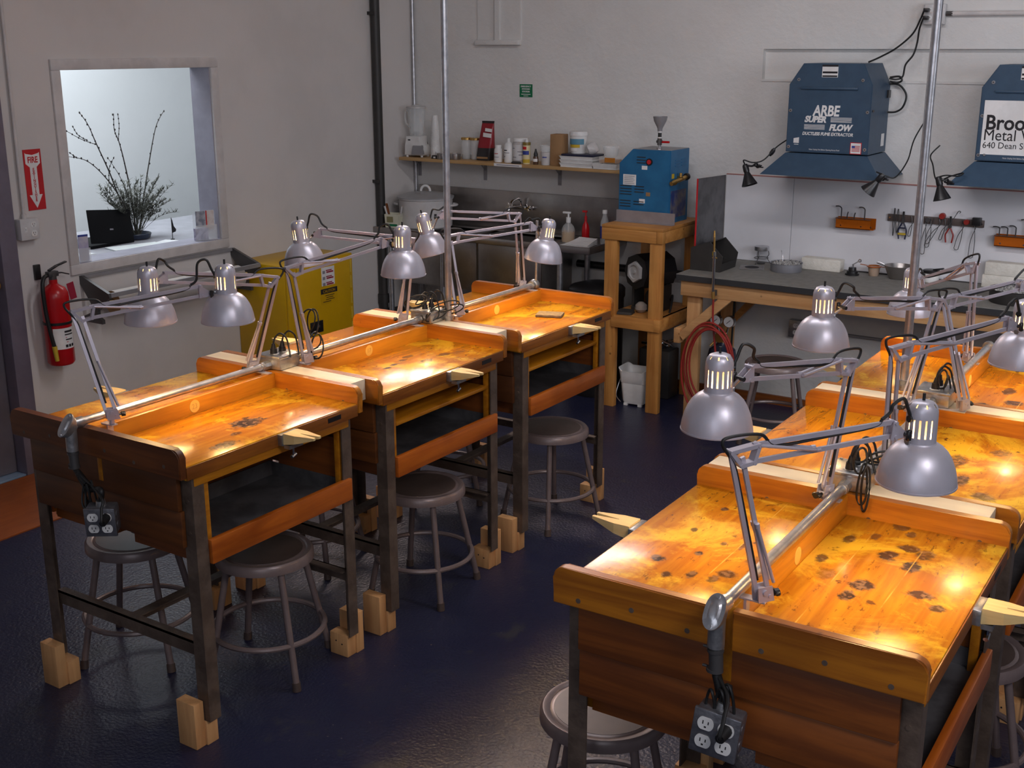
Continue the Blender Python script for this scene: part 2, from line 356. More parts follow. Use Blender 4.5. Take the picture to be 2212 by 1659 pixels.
m = MB(); m.box(-4.0, 6.5, -3.2, 4.75, -0.12, 0.0); struct(m.build('floor', floor_mat()))
m = MB(); m.box(-0.95, 6.5, -3.2, 4.61, 3.45, 3.55); struct(m.build('ceiling', M_wallb))
m = MB()
WY0, WY1, WZ0, WZ1 = 1.662, 2.632, 1.007, 1.957
m.box(-0.95, XW, -3.2, 0.34, 0, 3.45); m.box(-0.95, XW, 0.34, 1.245, 2.08, 3.45); m.box(-0.95, XW, 1.245, WY0, 0, 3.45)
m.box(-0.95, XW, WY0, WY1, 0, WZ0); m.box(-0.95, XW, WY0, WY1, WZ1, 3.45); m.box(-0.95, XW, WY1, 4.61, 0, 3.45)
struct(m.build('wall_left', M_walll))
m = MB()
m.box(XW, 1.69, YB, 4.61, 0, 3.45); m.box(1.69, 6.5, YB, 4.61, 0, 1.885); m.box(1.69, 6.5, YB, 4.61, 2.05, 3.45); m.box(1.69, 6.5, YB+0.040, 4.61, 1.885, 2.05); m.box(1.69, 6.5, YB-0.006, YB, 1.874, 1.886)
struct(m.build('wall_back', M_wallb))
m = MB(); m.box(-0.115, -0.080, YB-0.03, YB, 2.10, 3.0); m.box(-0.262, 0.072, YB-0.045, YB, 2.074, 2.104, bev=0.004); m.box(-0.262, -0.115, YB-0.008, YB, 2.10, 3.0); m.box(-0.080, 0.072, YB-0.014, YB, 2.10, 3.0)
struct(m.build('trim_1', M_wallb))
m = MB(); m.box(1.508, 1.918, YB-0.010, YB, 0.852, 1.343); m.box(1.921, 4.2, YB-0.007, YB, 0.852, 1.343); m.box(1.508, 4.2, YB-0.011, YB, 1.343, 1.349, mi=1); struct(m.build('trim_3', [wall_mat('white_wall_board', (0.72, 0.71, 0.73), False), pmat('faded_red_edge', (0.45, 0.20, 0.18), 0.6)]))
m = MB(); m.box(1.2, 6.5, YB-0.018, YB, 0, 0.055); struct(m.build('baseboard_back', M_darkwood))
# window frame into the office
m = MB(); fo = 0.052
for (a, b, c, d) in ((WY0-fo, WY1+fo, WZ1, WZ1+fo), (WY0-fo, WY1+fo, WZ0-fo, WZ0), (WY0-fo, WY0, WZ0, WZ1), (WY1, WY1+fo, WZ0, WZ1)):
    m.box(XW, XW+0.016, a, b, c, d, bev=0.003)
wf = struct(m.build('window_1', M_trim))
m = MB(); m.box(-0.95, XW+0.012, WY0, WY1, WZ0-0.006, WZ0+0.002); m.box(-0.95, XW, WY1-0.004, WY1, WZ0, WZ1); m.box(-0.95, XW, WY0, WY0+0.004, WZ0, WZ1); m.build('window_reveal', pmat('lavender_reveal_paint', (0.36, 0.35, 0.42), 0.6), wf)
# door and jamb at the edge
m = MB(); m.box(-0.90, -0.855, 0.37, 1.225, 0.012, 2.06, bev=0.003); d1 = struct(m.build('door_1', M_doorp))
m = MB(); m.lathe([(0.0, 0), (0.026, 0), (0.026, 0.006), (0.011, 0.012), (0.011, 0.035), (0.026, 0.048), (0.030, 0.060), (0.024, 0.072), (0, 0.076)], 18, (-0.855, 1.185, 0.972), (1, 0, 0)); m.build('door_knob', M_brass, d1)
m = MB(); m.box(-0.95, XW+0.022, 1.228, 1.318, 0, 2.15, bev=0.004); m.box(-0.95, XW+0.022, 0.28, 0.36, 0, 2.15, bev=0.004); m.box(-0.95, XW+0.022, 0.36, 1.228, 2.07, 2.15, bev=0.004); struct(m.build('door_jamb', M_jamb))
m = MB(); m.box(-0.95, XW+0.01, 0.36, 1.228, 0, 0.010, bev=0.002); struct(m.build('trim_2', pmat('painted_door_gap_light', (0.30, 0.42, 0.60), 0.4, 0.3)))  # pale blue colour stands in for light leaking under the door
# office behind the window
m = MB(); m.box(-2.85, -2.75, 0.4, 5.0, 0, 2.8); m.box(-2.75, -0.95, 4.9, 5.0, 0, 2.8); m.box(-2.75, -0.95, 0.4, 0.5, 0, 2.8); m.box(-2.85, -0.95, 0.4, 5.0, 2.8, 2.9)
struct(m.build('wall_office', M_office))
M_ply = wood('orange_brown_floor_sheet', (0.33, 0.085, 0.012), (0.25, 0.058, 0.008), 0.55)
m = MB(); m.box(XW+0.024, -0.165, -2.4, 1.30, 0.0, 0.006); tag(m.build('floor_sheet', M_ply), 'orange brown wooden floor sheet lying along the wall by the grey door', 'floor sheet')

# ------------------------------------------------------------------ benches
LX0, LW = 1.0338, 0.773
RX0, RY0, RW, AR = 3.083, -0.0713, 0.8045, 0.0152
PER = 0.8766; BL = 0.7965; TZ = 0.92; BZ = 0.974
def row_pt(row, x, y, z=0.0):
    "x from the bench's centre line, y along the row"
    if row == 'L': return Vector((LX0 + LW/2 + x, y, z))
    c, s = math.cos(AR), math.sin(AR); a = RW/2 + x
    return Vector((RX0 + a*c - y*s, RY0 + a*s + y*c, z))
def vmat(name, c): return pmat(name, c)
def make_bench(row, k, label, spots, density, planks, shelf, number=None):
    W = (LW if row == 'L' else RW); h = W/2
    o = thing('double_workbench', label, 'workbench', row_pt(row, 0, k*PER), 0 if row == 'L' else AR, 'scorched double workbenches in two rows')
    top = bench_top('scorched_bench_top', spots, density, planks)
    m = MB(); m.box(-h+0.004, -0.0125, 0.0265, 0.770, 0.876, TZ, bev=0.003); m.box(0.0125, h-0.004, 0.0265, 0.770, 0.876, TZ, bev=0.003); m.build('tabletop', top, o)
    for y0 in (0.0, 0.770):
        for (a, b, cn) in (((-h, h, (0,0,1,1)),) if (row == 'L' or y0 > 0) else ((-h, -0.016, (0,0,0,1)), (0.016, h, (0,0,1,0)))):
            m = MB(); m.prism(rrect(a, b, 0.886, BZ, 0.026, 5, cn), y0, y0+0.0265, lambda p, q, t: (p, t, q), bev=0.0035)
            n = 3 if b-a < 0.6 else 6
            for q in range(n):
                xx = a + (b-a)*(q+0.5)/n; f = -1 if y0 == 0 else -1
                m.cyl((xx, y0-0.0006, 0.905+0.012*(q % 2)), (xx, y0+0.002, 0.905+0.012*(q % 2)), 0.006, n=10, mi=1)
                m.cyl((xx+0.03, y0+0.0245, 0.945), (xx+0.03, y0+0.0271, 0.945), 0.004, n=8, mi=1)
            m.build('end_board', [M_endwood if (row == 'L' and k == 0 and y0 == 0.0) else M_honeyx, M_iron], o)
    m = MB(); m.box(-0.012, 0.012, 0.0265, 0.770, 0.80, BZ-0.002, bev=0.003); dv = m.build('divider', M_honey, o)
    m = MB(); m.cyl((0.0118, 0.40, 0.944), (0.0131, 0.40, 0.944), 0.021, n=26); sk = m.build('number_disc', M_sticker, dv)
    if number: text_obj('number', number, 0.024, face_M((0.0133, 0.388, 0.936), (0,1,0), (0,0,1)), M_num, sk, ext=0.0002)
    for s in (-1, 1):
        m = MB(); m.box(min(s*(h-0.0042), s*(h-0.0008)), max(s*(h-0.0042), s*(h-0.0008)), 0.0268, 0.7698, 0.877, 0.9165, bev=0.001); m.build('edge_shade_strip', M_edgeshade, o)  # thin dark strip paints shade onto the unlit side of the tabletop
        m = MB(); m.box(min(s*(h-0.012), s*(h-0.030)), max(s*(h-0.012), s*(h-0.030)), 0.06, 0.735, 0.846, 0.876, bev=0.003)
        m.build('side_rail', M_honey, o)
        m = MB()   # slot for the pin holder
        m.box(min(s*(h-0.0035), s*(h-0.0002)), max(s*(h-0.0035), s*(h-0.0002)), 0.622, 0.685, 0.890, 0.906); m.build('slot_plate', M_black, o)
    m = MB(); m.box(-0.011, 0.011, 0.06, 0.735, 0.62, 0.80); m.build('centre_board', M_darkwood, o)
    for yy, f in ((0.042, -1), (0.754, 1)):
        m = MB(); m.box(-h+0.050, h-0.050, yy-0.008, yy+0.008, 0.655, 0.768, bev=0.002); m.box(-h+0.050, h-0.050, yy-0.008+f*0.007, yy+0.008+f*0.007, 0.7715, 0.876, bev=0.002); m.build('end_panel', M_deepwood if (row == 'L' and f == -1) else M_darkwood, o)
        m = MB(); m.box(-h+0.0285, h-0.0285, yy-0.006+f*0.004, yy+0.006+f*0.004, 0.8765, 0.889); m.build('end_rail', M_iron, o)
    for sx in (-1, 1):
        for sy in (0, 1):
            xo = sx*(h-0.014); y0 = 0.052 if sy == 0 else 0.744; dy = 1 if sy == 0 else -1
            m = MB(); m.prism([(0,0), (-0.047,0), (-0.047,0.005), (-0.005,0.005), (-0.005,0.045), (0,0.045)], 0.0835, 0.872, lambda a, b, z: (xo+sx*a, y0+dy*b, z))
            for zz in (0.80, 0.70): m.cyl((xo-sx*0.022, y0-dy*0.002, zz), (xo-sx*0.022, y0+dy*0.002, zz), 0.006, n=8)
            m.build('leg', M_iron, o)
    for y0, dy in ((0.070, 1), (0.726, -1)):
        m = MB(); m.box(-h+0.034, h-0.034, min(y0, y0+dy*0.005), max(y0, y0+dy*0.005), 0.285, 0.328); m.box(-h+0.034, h-0.034, min(y0, y0+dy*0.032), max(y0, y0+dy*0.032), 0.323, 0.328); m.build('crossbar', M_iron, o)
    m = MB(); m.box(-0.020, 0.020, 0.103, 0.693, 0.318, 0.323); m.box(-0.020, -0.015, 0.103, 0.693, 0.285, 0.318); m.build('stretcher', M_iron, o)
    for s in (-1, 1):
        X = lambda a, b: (min(s*a, s*b), max(s*a, s*b))
        for yy in (0.104, 0.700):
            m = MB(); m.box(*X(h-0.052, h-0.030), yy, yy+0.024, 0.60 if yy > 0.5 else 0.585, 0.846, bev=0.002); m.build('tray_post', M_honey, o)
        m = MB(); m.box(*X(h-0.022, h-0.002), 0.100, 0.730, 0.592, 0.668, bev=0.003); tb = m.build('tray', M_redwood, o)
        m = MB(); m.box(*X(0.014, h-0.022), 0.106, 0.724, 0.606, 0.611); m.box(*X(0.014, h-0.022), 0.106, 0.109, 0.611, 0.66); m.box(*X(0.014, h-0.022), 0.721, 0.724, 0.611, 0.66); m.box(*X(0.014, 0.018), 0.109, 0.721, 0.611, 0.665)
        m.build('tray_pan', M_sheet, tb)
        for ya, yb in ((0.090, 0.100), (0.726, 0.736)): m = MB(); m.box(*X(0.05, h-0.056), ya, yb, 0.59, 0.80); m.build('side_panel', M_darkwood, o)
        if shelf: m = MB(); m.box(*X(0.014, h-0.03), 0.130, 0.698, 0.772, 0.786, bev=0.002); m.build('shelf', M_honey, o)
        # bench pin with its holder
        yc = 0.43
        m = MB(); xa, xb, xm = h+0.016, h+0.128, h+0.060
        def wedge(y0, y1, y2, y3):
            A = [(xm, y0, 0.893), (xb, y1, 0.9125), (xb, y2, 0.9125), (xm, y3, 0.893)]; B = [(xm, y0, TZ), (xb, y1, TZ), (xb, y2, TZ), (xm, y3, TZ)]
            m.hexa([(s*x, y, z) for x, y, z in A+B])
        wedge(yc-0.031, yc-0.017, yc-0.008, yc-0.001); wedge(yc+0.001, yc+0.008, yc+0.017, yc+0.031)
        m.hexa([(s*x, y, z) for x, y, z in [(xa, yc-0.031, 0.884), (xm, yc-0.031, 0.893), (xm, yc+0.031, 0.893), (xa, yc+0.031, 0.884), (xa, yc-0.031, TZ), (xm, yc-0.031, TZ), (xm, yc+0.031, TZ), (xa, yc+0.031, TZ)]])
        pn = m.build('bench_pin', M_pin, o)
        m = MB(); m.box(*X(h-0.004, h+0.016), yc-0.038, yc+0.038, 0.880, 0.9165, bev=0.002); m.box(*X(h+0.016, h+0.040), yc-0.030, yc+0.030, 0.872, 0.884); m.build('pin_holder', M_cast, pn)
        m = MB(); m.cyl((s*(h+0.026), yc, 0.845), (s*(h+0.026), yc, 0.874), 0.0035, n=8); m.cyl((s*(h+0.026), yc-0.009, 0.840), (s*(h+0.026), yc+0.009, 0.847), 0.006, n=8); m.build('thumb_screw', M_chrome, pn)
    if row == 'L' and k == 0: text_obj('bench_number', '23', 0.030, face_M((h-0.0035, 0.052, 0.886), (0,1,0), (0,0,1)), M_ink, o, ext=0.0004)
    return o
cx = lambda x: x - (LX0+LW/2)
B_L = ['with two oval burn marks, beside the red fire extinguisher', 'of the row by the yellow cabinet, between its two neighbours', 'holding a grey slate pad, nearest the steel sink']
B_R = ['nearest the camera at lower right with a long dangling outlet box', 'in the right row, behind the nearest bench', 'at the far end of the right row, facing the soldering bench']
spL1 = [(cx(1.645), 0.418, 0.040, 0.062, 1.0), (cx(1.752), 0.222, 0.026, 0.046, 0.95), (cx(1.70), 0.32, 0.014, 0.022, 0.7), (cx(1.20), 0.30, 0.05, 0.07, 0.5)]
spL2 = [(cx(1.60), 0.306, 0.010, 0.02, 0.9), (cx(1.588), 0.354, 0.010, 0.02, 0.9), (cx(1.556), 0.48, 0.012, 0.03, 0.8), (cx(1.575), 0.426, 0.012, 0.02, 0.8), (cx(1.656), 0.463, 0.02, 0.04, 0.7), (cx(1.654), 0.587, 0.018, 0.03, 0.8), (cx(1.68), 0.64, 0.02, 0.04, 0.5), (cx(1.70), 0.36, 0.015, 0.02, 0.5)]
spL3 = [(cx(1.56), 0.50, 0.008, 0.05, 0.6), (cx(1.72), 0.55, 0.02, 0.04, 0.4)]
def rl(x, y): dx, dy = x-RX0, y-RY0; c, s = math.cos(AR), math.sin(AR); return (dx*c+dy*s-RW/2, -dx*s+dy*c)
def rs(lst): return [(*rl(x, y), a, b, d) for (x, y, a, b, d) in lst]
spR1 = rs([(3.204,0.198,0.017,0.017,1), (3.261,0.130,0.012,0.016,.9), (3.309,0.161,0.010,0.022,.9), (3.359,0.165,0.012,0.02,.8), (3.375,0.204,0.024,0.02,.9), (3.274,0.275,0.010,0.012,1), (3.212,0.565,0.010,0.012,1), (3.345,0.375,0.006,0.03,.8), (3.205,0.397,0.009,0.014,.8), (3.30,0.36,0.009,0.014,.8), (3.40,0.30,0.016,0.03,.6),
    (3.524,0.407,0.014,0.024,.9), (3.651,0.506,0.02,0.03,.95), (3.680,0.573,0.025,0.02,.95), (3.714,0.470,0.02,0.03,.95), (3.723,0.553,0.02,0.03,.8), (3.647,0.311,0.026,0.03,.95), (3.636,0.248,0.016,0.03,.95), (3.767,0.334,0.03,0.02,.9), (3.818,0.288,0.016,0.02,.9), (3.543,0.549,0.012,0.03,.8), (3.628,0.701,0.02,0.03,.8), (3.66,0.66,0.012,0.02,.8), (3.59,0.60,0.012,0.02,.8), (3.56,0.33,0.02,0.03,.5)])
make_bench('L', 0, 'scorched double workbench ' + B_L[0], spL1, 0.35, (), False, '23')
make_bench('L', 1, 'scorched double workbench ' + B_L[1], spL2, 0.55, (), True, '17')
make_bench('L', 2, 'scorched double workbench ' + B_L[2], spL3, 0.2, (), True)
make_bench('R', 0, 'scorched double workbench ' + B_R[0], spR1, 0.65, (0.105, 0.235, -0.14), False)
make_bench('R', 1, 'scorched double workbench ' + B_R[1], [(0.12, 0.2, 0.03, 0.05, .9), (0.2, 0.3, 0.02, 0.05, .9), (0.15, 0.45, 0.03, 0.06, .8), (0.28, 0.2, 0.03, 0.03, .8), (-0.25, 0.3, 0.015, 0.03, .9), (-0.2, 0.45, 0.015, 0.03, .9), (0.25, 0.6, 0.03, 0.03, .7)], 0.8, (0.16, 0.28), True)
make_bench('R', 2, 'scorched double workbench ' + B_R[2], [(0.1, 0.2, 0.02, 0.03, .9), (0.18, 0.28, 0.03, 0.03, .9), (0.14, 0.42, 0.02, 0.04, .9), (0.24, 0.36, 0.02, 0.03, .9), (0.22, 0.55, 0.03, 0.03, .8), (-0.2, 0.15, 0.01, 0.02, .9), (-0.24, 0.2, 0.01, 0.02, .9)], 1.0, (0.2,), True)

# riser blocks under the bench legs
def riser(mi):
    o = thing('riser_block', '', 'riser block', group='wooden riser blocks under the bench legs')
    m = MB(); m.box(-0.045, 0.033, -0.038, 0.0, 0, 0.152, bev=0.002); m.build('tall_piece', M_block, o)
    m = MB(); m.box(-0.040, 0.040, 0.0, 0.045, 0, 0.083, bev=0.002)
    for q in (-0.015, 0.012): m.cyl((q, 0.0445, 0.05+q*0.3), (q, 0.0458, 0.05+q*0.3), 0.003, n=8, mi=1)
    m.build('short_piece', [M_block, M_ink], o); return o
rb0 = None
BN = {('L',0): 'the two burn mark bench', ('L',1): 'the middle bench by the yellow cabinet', ('L',2): 'the bench nearest the sink', ('R',0): 'the bench nearest the camera', ('R',1): 'the second bench of the right row', ('R',2): 'the far bench of the right row'}
for row, W in (('L', LW), ('R', RW)):
    for k in range(3):
        for sx in (-1, 1):
            for sy in (0, 1):
                if row == 'R' and k == 2 and sy == 1: pass
                xo = sx*(W/2-0.070) if sx*(1 if sy == 0 else 1) > 0 else sx*(W/2-0.040); p = row_pt(row, xo, k*PER + (0.050 if sy == 0 else 0.746))
                lab = 'wooden riser block under the %s %s leg of %s' % ('near' if sy == 0 else 'far', 'left' if sx < 0 else 'right', BN[(row, k)])
                rz = (0 if sy == 0 else PI) + (AR if row == 'R' else 0)
                if rb0 is None: rb0 = riser(0); rb0.location = p; rb0.rotation_euler = (0, 0, rz); rb0['label'] = lab
                else: dup(rb0, p, rz, lab)
# pale boards that fill the gaps between benches
fb0 = None
for row, W, k, lab in (('L', LW, 0, 'between the two burn mark bench and the next bench'), ('L', LW, 1, 'in the gap before the bench nearest the sink'), ('R', RW, 0, 'behind the bench nearest the camera'), ('R', RW, 1, 'in the gap before the far bench of the right row')):
    m = MB(); m.box(-W/2+0.02, W/2-0.055, BL+0.002, PER-0.001, 0.900, 0.9735, bev=0.002)
    o = m.build('filler_board', M_filler); o.location = row_pt(row, 0, k*PER); o.rotation_euler = (0, 0, 0 if row == 'L' else AR)
    tag(o, 'pale filler board lying ' + lab, 'board', 'pale boards between the benches')

# ------------------------------------------------------------------ stools
def stool(label, loc, rz, sr=0.165, sz=0.435, fr=0.218):
    o = thing('work_stool', label, 'stool', (loc[0], loc[1], 0), rz, 'round metal stools around the benches')
    m = MB(); m.lathe([(0, sz-0.003), (sr*0.80, sz-0.003), (sr*0.84, sz-0.0055), (sr*0.88, sz-0.001), (sr*0.955, sz-0.001), (sr, sz-0.010), (sr*1.005, sz-0.034), (sr*0.97, sz-0.036), (sr*0.96, sz-0.02), (0, sz-0.018)], 40)
    m.build('seat', M_stool, o)
    m = MB(); m.lathe([(0, sz-0.0022), (sr*0.78, sz-0.0022), (sr*0.79, sz-0.0060), (0, sz-0.0060)], 36); m.build('seat_pad', M_seat, o)
    for k in range(4):
        a = PI/4 + k*PI/2; c, s = math.cos(a), math.sin(a)
        m = MB(); m.cyl((c*sr*0.80, s*sr*0.80, sz-0.024), (c*fr, s*fr, 0.014), 0.0115, n=12); lg = m.build('leg', M_stool, o)
        m = MB(); m.cyl((c*(fr-0.002), s*(fr-0.002), 0.030), (c*(fr+0.001), s*(fr+0.001), 0.0), 0.0142, 0.0152, n=12); m.build('foot_cap', M_seat, lg)
    rr = sr*0.80 + (fr-sr*0.80)*(sz-0.024-0.152)/(sz-0.038) + 0.002
    m = MB(); m.tube([(rr*math.cos(2*PI*k/44), rr*math.sin(2*PI*k/44), 0.152) for k in range(44)], 0.0095, 8, closed=True); m.build('foot_ring', M_stool, o)
    return o
st0 = stool('taupe metal stool tucked under the open tray of the two burn mark bench', (1.58, 0.525), 0.38)
dup(st0, (1.655, 1.305, 0), 0.15, 'taupe metal stool under the tray of the middle bench, near the aisle')
dup(st0, (1.694, 2.20, 0), -0.30, 'taupe metal stool under the bench nearest the sink, fully in view')
dup(st0, (1.12, 0.36, 0), 0.5, 'dark stool behind the dangling outlet box on the wall side of the burn mark bench')
dup(st0, (1.10, 1.27, 0), 0.2, 'stool mostly hidden on the wall side of the middle bench')
dup(st0, (1.12, 2.16, 0), 0.7, 'stool mostly hidden on the wall side of the bench nearest the sink')
dup(st0, (3.03, 0.275, 0), 0.3, 'stool in the aisle half under the bench nearest the camera')
dup(st0, (3.73, 1.12, 0), 0.4, 'stool under the outer side of the second bench in the right row')
dup(st0, (2.11, 3.83, 0), 0.25, 'stool standing alone in front of the soldering bench')

# ------------------------------------------------------------------ conduit runs along the dividers
def outlet_face(m, c, r, mi_w=1, mi_b=2, ax=(0,-1,0)):
    "round duplex socket face with slots, centred at c on a face looking along ax (a y or z axis)"
    ax = Vector(ax); c = Vector(c); u = Vector((1,0,0)); v = ax.cross(u)
    A = [c + u*(r*math.cos(t)*1.0) + v*(max(-0.82, min(0.82, math.sin(t)))*r) for t in [2*PI*k/24 for k in range(24)]]
    lo = [m.bm.verts.new(p) for p in A]; hi = [m.bm.verts.new(p+ax*0.002) for p in A]; m.bridge(lo, hi, mi_w); f = m.bm.faces.new(hi); f.material_index = mi_w
    for du, dv, a, b in ((-0.33, 0.15, 0.07, 0.24), (0.33, 0.15, 0.07, 0.20), (0.0, -0.42, 0.13, 0.11)):
        p = c + ax*0.0021 + u*du*r + v*dv*r
        q = m.quad(p-u*a*r-v*b*r, p+u*a*r-v*b*r, p+u*a*r+v*b*r, p-u*a*r+v*b*r, mi=mi_b)
def conduit(row, label, pole_xy, px0, y_end, pole_label):
    P = lambda x, y, z: row_pt(row, x, y, z)
    o = thing('electrical_conduit', label, 'conduit', P(px0, 0.4, 0.985)); org = o.location.copy(); Q = lambda x, y, z: P(x, y, z) - org
    zz = 0.9908
    boxes = [(PER-0.040, 0.0), (2*PER-0.045, 0.0)]
    ends = [-0.005, PER-0.105, PER+0.030, 2*PER-0.115, 2*PER+0.02, y_end]
    for i in (0, 2, 4):
        m = MB(); m.cyl(Q(px0, ends[i], zz), Q(px0, ends[i+1], zz), 0.0125, n=18); m.build('pipe', M_steel, o)
        for e, d in ((ends[i], 1), (ends[i+1], -1)):
            if e in (ends[0], ends[5]): continue
            m = MB(); m.cyl(Q(px0, e-d*0.012, zz), Q(px0, e+d*0.016, zz), 0.0165, n=8); m.cyl(Q(px0, e+d*0.016, zz), Q(px0, e+d*0.026, zz), 0.0150, n=14); m.build('coupling', M_cast, o)
    for (by, bx) in boxes:
        a, b = by-0.052, by+0.052
        M = Matrix.Translation(-org) @ Matrix.Translation(P(px0+bx, by, 0.9748)) @ Matrix.Rotation(0 if row == 'L' else AR, 4, 'Z')
        m = MB(); m.box(-0.052, 0.052, -0.052, 0.052, 0, 0.047, bev=0.006, M=M); m.box(-0.055, 0.055, -0.055, 0.055, 0.040, 0.050, bev=0.003, M=M)
        for sx in (-1, 1):
            for sy in (-1, 1): m.cyl(M @ V(sx*0.045, sy*0.045, 0.050), M @ V(sx*0.045, sy*0.045, 0.0525), 0.004, n=8)
        jb = m.build('junction_box', M_cast, o)
        for sy in (-1, 1):
            m = MB(); R3 = M.to_3x3()
            for t, r_, z in ((0, 0, 0),):
                c = M @ V(0, sy*0.022, 0.0505); A = [c + R3 @ V(0.017*math.cos(q), max(-0.013, min(0.013, 0.017*math.sin(q))), 0) for q in [2*PI*k/20 for k in range(20)]]
                lo = [m.bm.verts.new(p) for p in A]; hi = [m.bm.verts.new(p+V(0,0,0.002)) for p in A]; m.bridge(lo, hi); m.bm.faces.new(hi)
            m.build('socket', M_white, jb)
    # elbow dropping in front of the near end board
    ux = V(1,0,0); nn = V(0,-0.80,0.60); uv = V(0,0.60,0.80)
    ctr = Q(px0, -0.052, zz+0.000)
    def oval(off, a, b): return [m.bm.verts.new(ctr + nn*off + ux*(a*math.cos(2*PI*k/28)) + uv*(b*math.copysign(abs(math.sin(2*PI*k/28))**0.75, math.sin(2*PI*k/28)))) for k in range(28)]
    m = MB(); A, B = oval(-0.026, 0.0165, 0.026), oval(0.0, 0.0205, 0.037); m.bridge(A, B); m.bm.faces.new(A[::-1]); m.bm.faces.new(B)
    m.cyl(Q(px0, 0.004, zz), Q(px0, -0.045, zz), 0.0165, n=16); m.cyl(Q(px0, -0.040, zz), Q(px0, -0.040, zz-0.080), 0.0175, n=16); m.build('elbow', M_cast, o)
    m = MB(); A, B, C2, D2 = oval(0.001, 0.0215, 0.038), oval(0.006, 0.0215, 0.038), oval(0.006, 0.013, 0.027), oval(0.0095, 0.009, 0.021)
    m.bridge(A, B); m.bridge(B, C2); m.bridge(C2, D2); m.bm.faces.new(D2)
    for sg in (-1, 1): m.cyl(ctr+uv*sg*0.031+nn*0.006, ctr+uv*sg*0.031+nn*0.009, 0.0042, n=10)
    m.build('elbow_cover', M_steel, o)
    m = MB(); m.cyl(Q(px0, -0.040, zz-0.078), Q(px0+0.004, -0.041, zz-0.135), 0.0145, n=16)
    for q in (0.085, 0.128): m.cyl(Q(px0, -0.040, zz-q), Q(px0, -0.040, zz-q-0.006), 0.0172, n=12); m.cyl(Q(px0-0.016, -0.04, zz-q), Q(px0-0.026, -0.04, zz-q), 0.003, n=6)
    m.build('drop_fitting', M_dgrey, o)
    if pole_xy:
        x, y = pole_xy; q = thing('conduit_pole', pole_label, 'pole', (x, y, BZ), 0, 'steel poles rising from the benches')
        m = MB(); m.cyl((0,0,0.002), (0,0,2.475), 0.0140, n=18); m.build('pole', M_steel, q)
        m = MB(); m.cyl((0,0,0.0005), (0,0,0.035), 0.0185, n=16); m.cyl((0,0,0.010), (0,0,0.020), 0.022, n=8); m.build('pole_coupling', M_cast, q)
    if row == 'R':
        m = MB(); m.cyl(Q(px0, y_end-0.012, zz), Q(px0, y_end+0.006, zz), 0.021, n=18); m.build('end_cap', M_cast, o)
    else:
        m = MB(); m.ball(Q(px0, y_end, zz), 0.026, n=14); m.cyl(Q(px0, y_end-0.03, zz), Q(px0, y_end-0.008, zz), 0.020, n=16); m.cyl(Q(px0+0.01, y_end, zz+0.01), Q(px0+0.012, y_end+0.004, zz+0.30), 0.0065, n=10); m.build('end_cap', M_cast, o)
    # dangling four-way outlet box
    return o
c1 = conduit('L', 'galvanised conduit lying along the dividers of the benches by the yellow cabinet', (1.455, 1.765), -0.030, 2.53, 'tall galvanised pole rising in front of the sink and shelf')
c2 = conduit('R', 'galvanised conduit lying along the dividers of the bench row nearest the camera', (3.330, 1.741), 0.0, 2.50, 'tall galvanised pole rising between the two blue extractors')
def outlet_box(loc, rot, s, label, cord_top):
    o = thing('dangling_outlet_box', label, 'outlet box', loc, 0, 'four way outlet boxes hanging off the bench ends'); M = Matrix.Rotation(rot[2], 4, 'Z') @ Matrix.Rotation(rot[0], 4, 'X') @ Matrix.Rotation(rot[1], 4, 'Y')
    m = MB(); m.box(-s, s, -0.026, 0.026, -s, s, bev=0.007, M=M); m.box(-s-0.002, s+0.002, -0.030, -0.020, -s-0.002, s+0.002, bev=0.003, M=M)
    for z in (-0.4, 0.4): m.cyl(M @ V(s, -0.004, z*s), M @ V(s+0.0015, -0.004, z*s), 0.011, n=14)
    m.build('box_shell', M_castd, o)
    R3 = M.to_3x3()
    for x in (-1, 1):
        for z in (-1, 1):
            m = MB(); outlet_face(m, (x*s*0.45, -0.0305, z*s*0.42), s*0.36, 0, 1)
            bmesh.ops.transform(m.bm, matrix=M, verts=m.bm.verts[:]); m.build('socket', [M_white, M_ink], o)
    m = MB(); m.cyl(M @ V(s*0.45, -0.030, s*0.42), M @ V(s*0.40, -0.062, s*0.32), 0.014, 0.010, n=12); m.tube(spline([M @ V(s*0.40, -0.060, s*0.32), M @ V(s*0.45, -0.075, s*0.6), M @ V(s*0.40, -0.055, s*1.3), M @ V(s*0.2, -0.02, s*1.9)] + [Vector(cord_top)-Vector(loc)], 8), 0.0042, 8); m.build('plug_cord', M_rubber, o)
    m = MB(); m.cyl(M @ V(0,0,s), M @ V(0,0,s+0.016), 0.016, 0.013, n=12); m.build('cable_gland', M_cast, o)
    m = MB(); tl = Vector(cord_top)-Vector(loc); m.tube(spline([M @ V(0,0,s+0.012), M @ V(0.004,0.0,s+0.05), tl*0.62+V(0.008,0,0.0), tl], 8), 0.0085, 10)
    for k in range(9):
        p = M @ V(0,0,s+0.014); q = p.lerp(tl, 0.55+k*0.045); m.cyl(q-tl.normalized()*0.003, q+tl.normalized()*0.003, 0.0098, n=10)
    m.build('flexible_cable', M_rubber, o)
    for dx, dy, r in ((0.012, -0.018, 0.022), (0.024, -0.010, 0.028), (-0.010, -0.014, 0.018)):
        m = MB(); c = tl*0.45 + V(dx, dy, 0); m.tube([c + V(r*math.cos(t)*0.55, -0.004*math.sin(2*t), r*2.0*math.sin(t)) for t in [2*PI*k/22 for k in range(22)]], 0.0032, 6, closed=True); m.build('bundled_cord', M_rubber, o)
    return o
e1 = row_pt('L', -0.030, -0.040, 0.852); e2 = row_pt('R', 0.0, -0.040, 0.852)
outlet_box((1.548, -0.075, 0.742), (0.10, 0.0, 0.62), 0.043, 'grey four way outlet box hanging off the end of the burn mark bench', (e1.x+0.004, e1.y, e1.z))
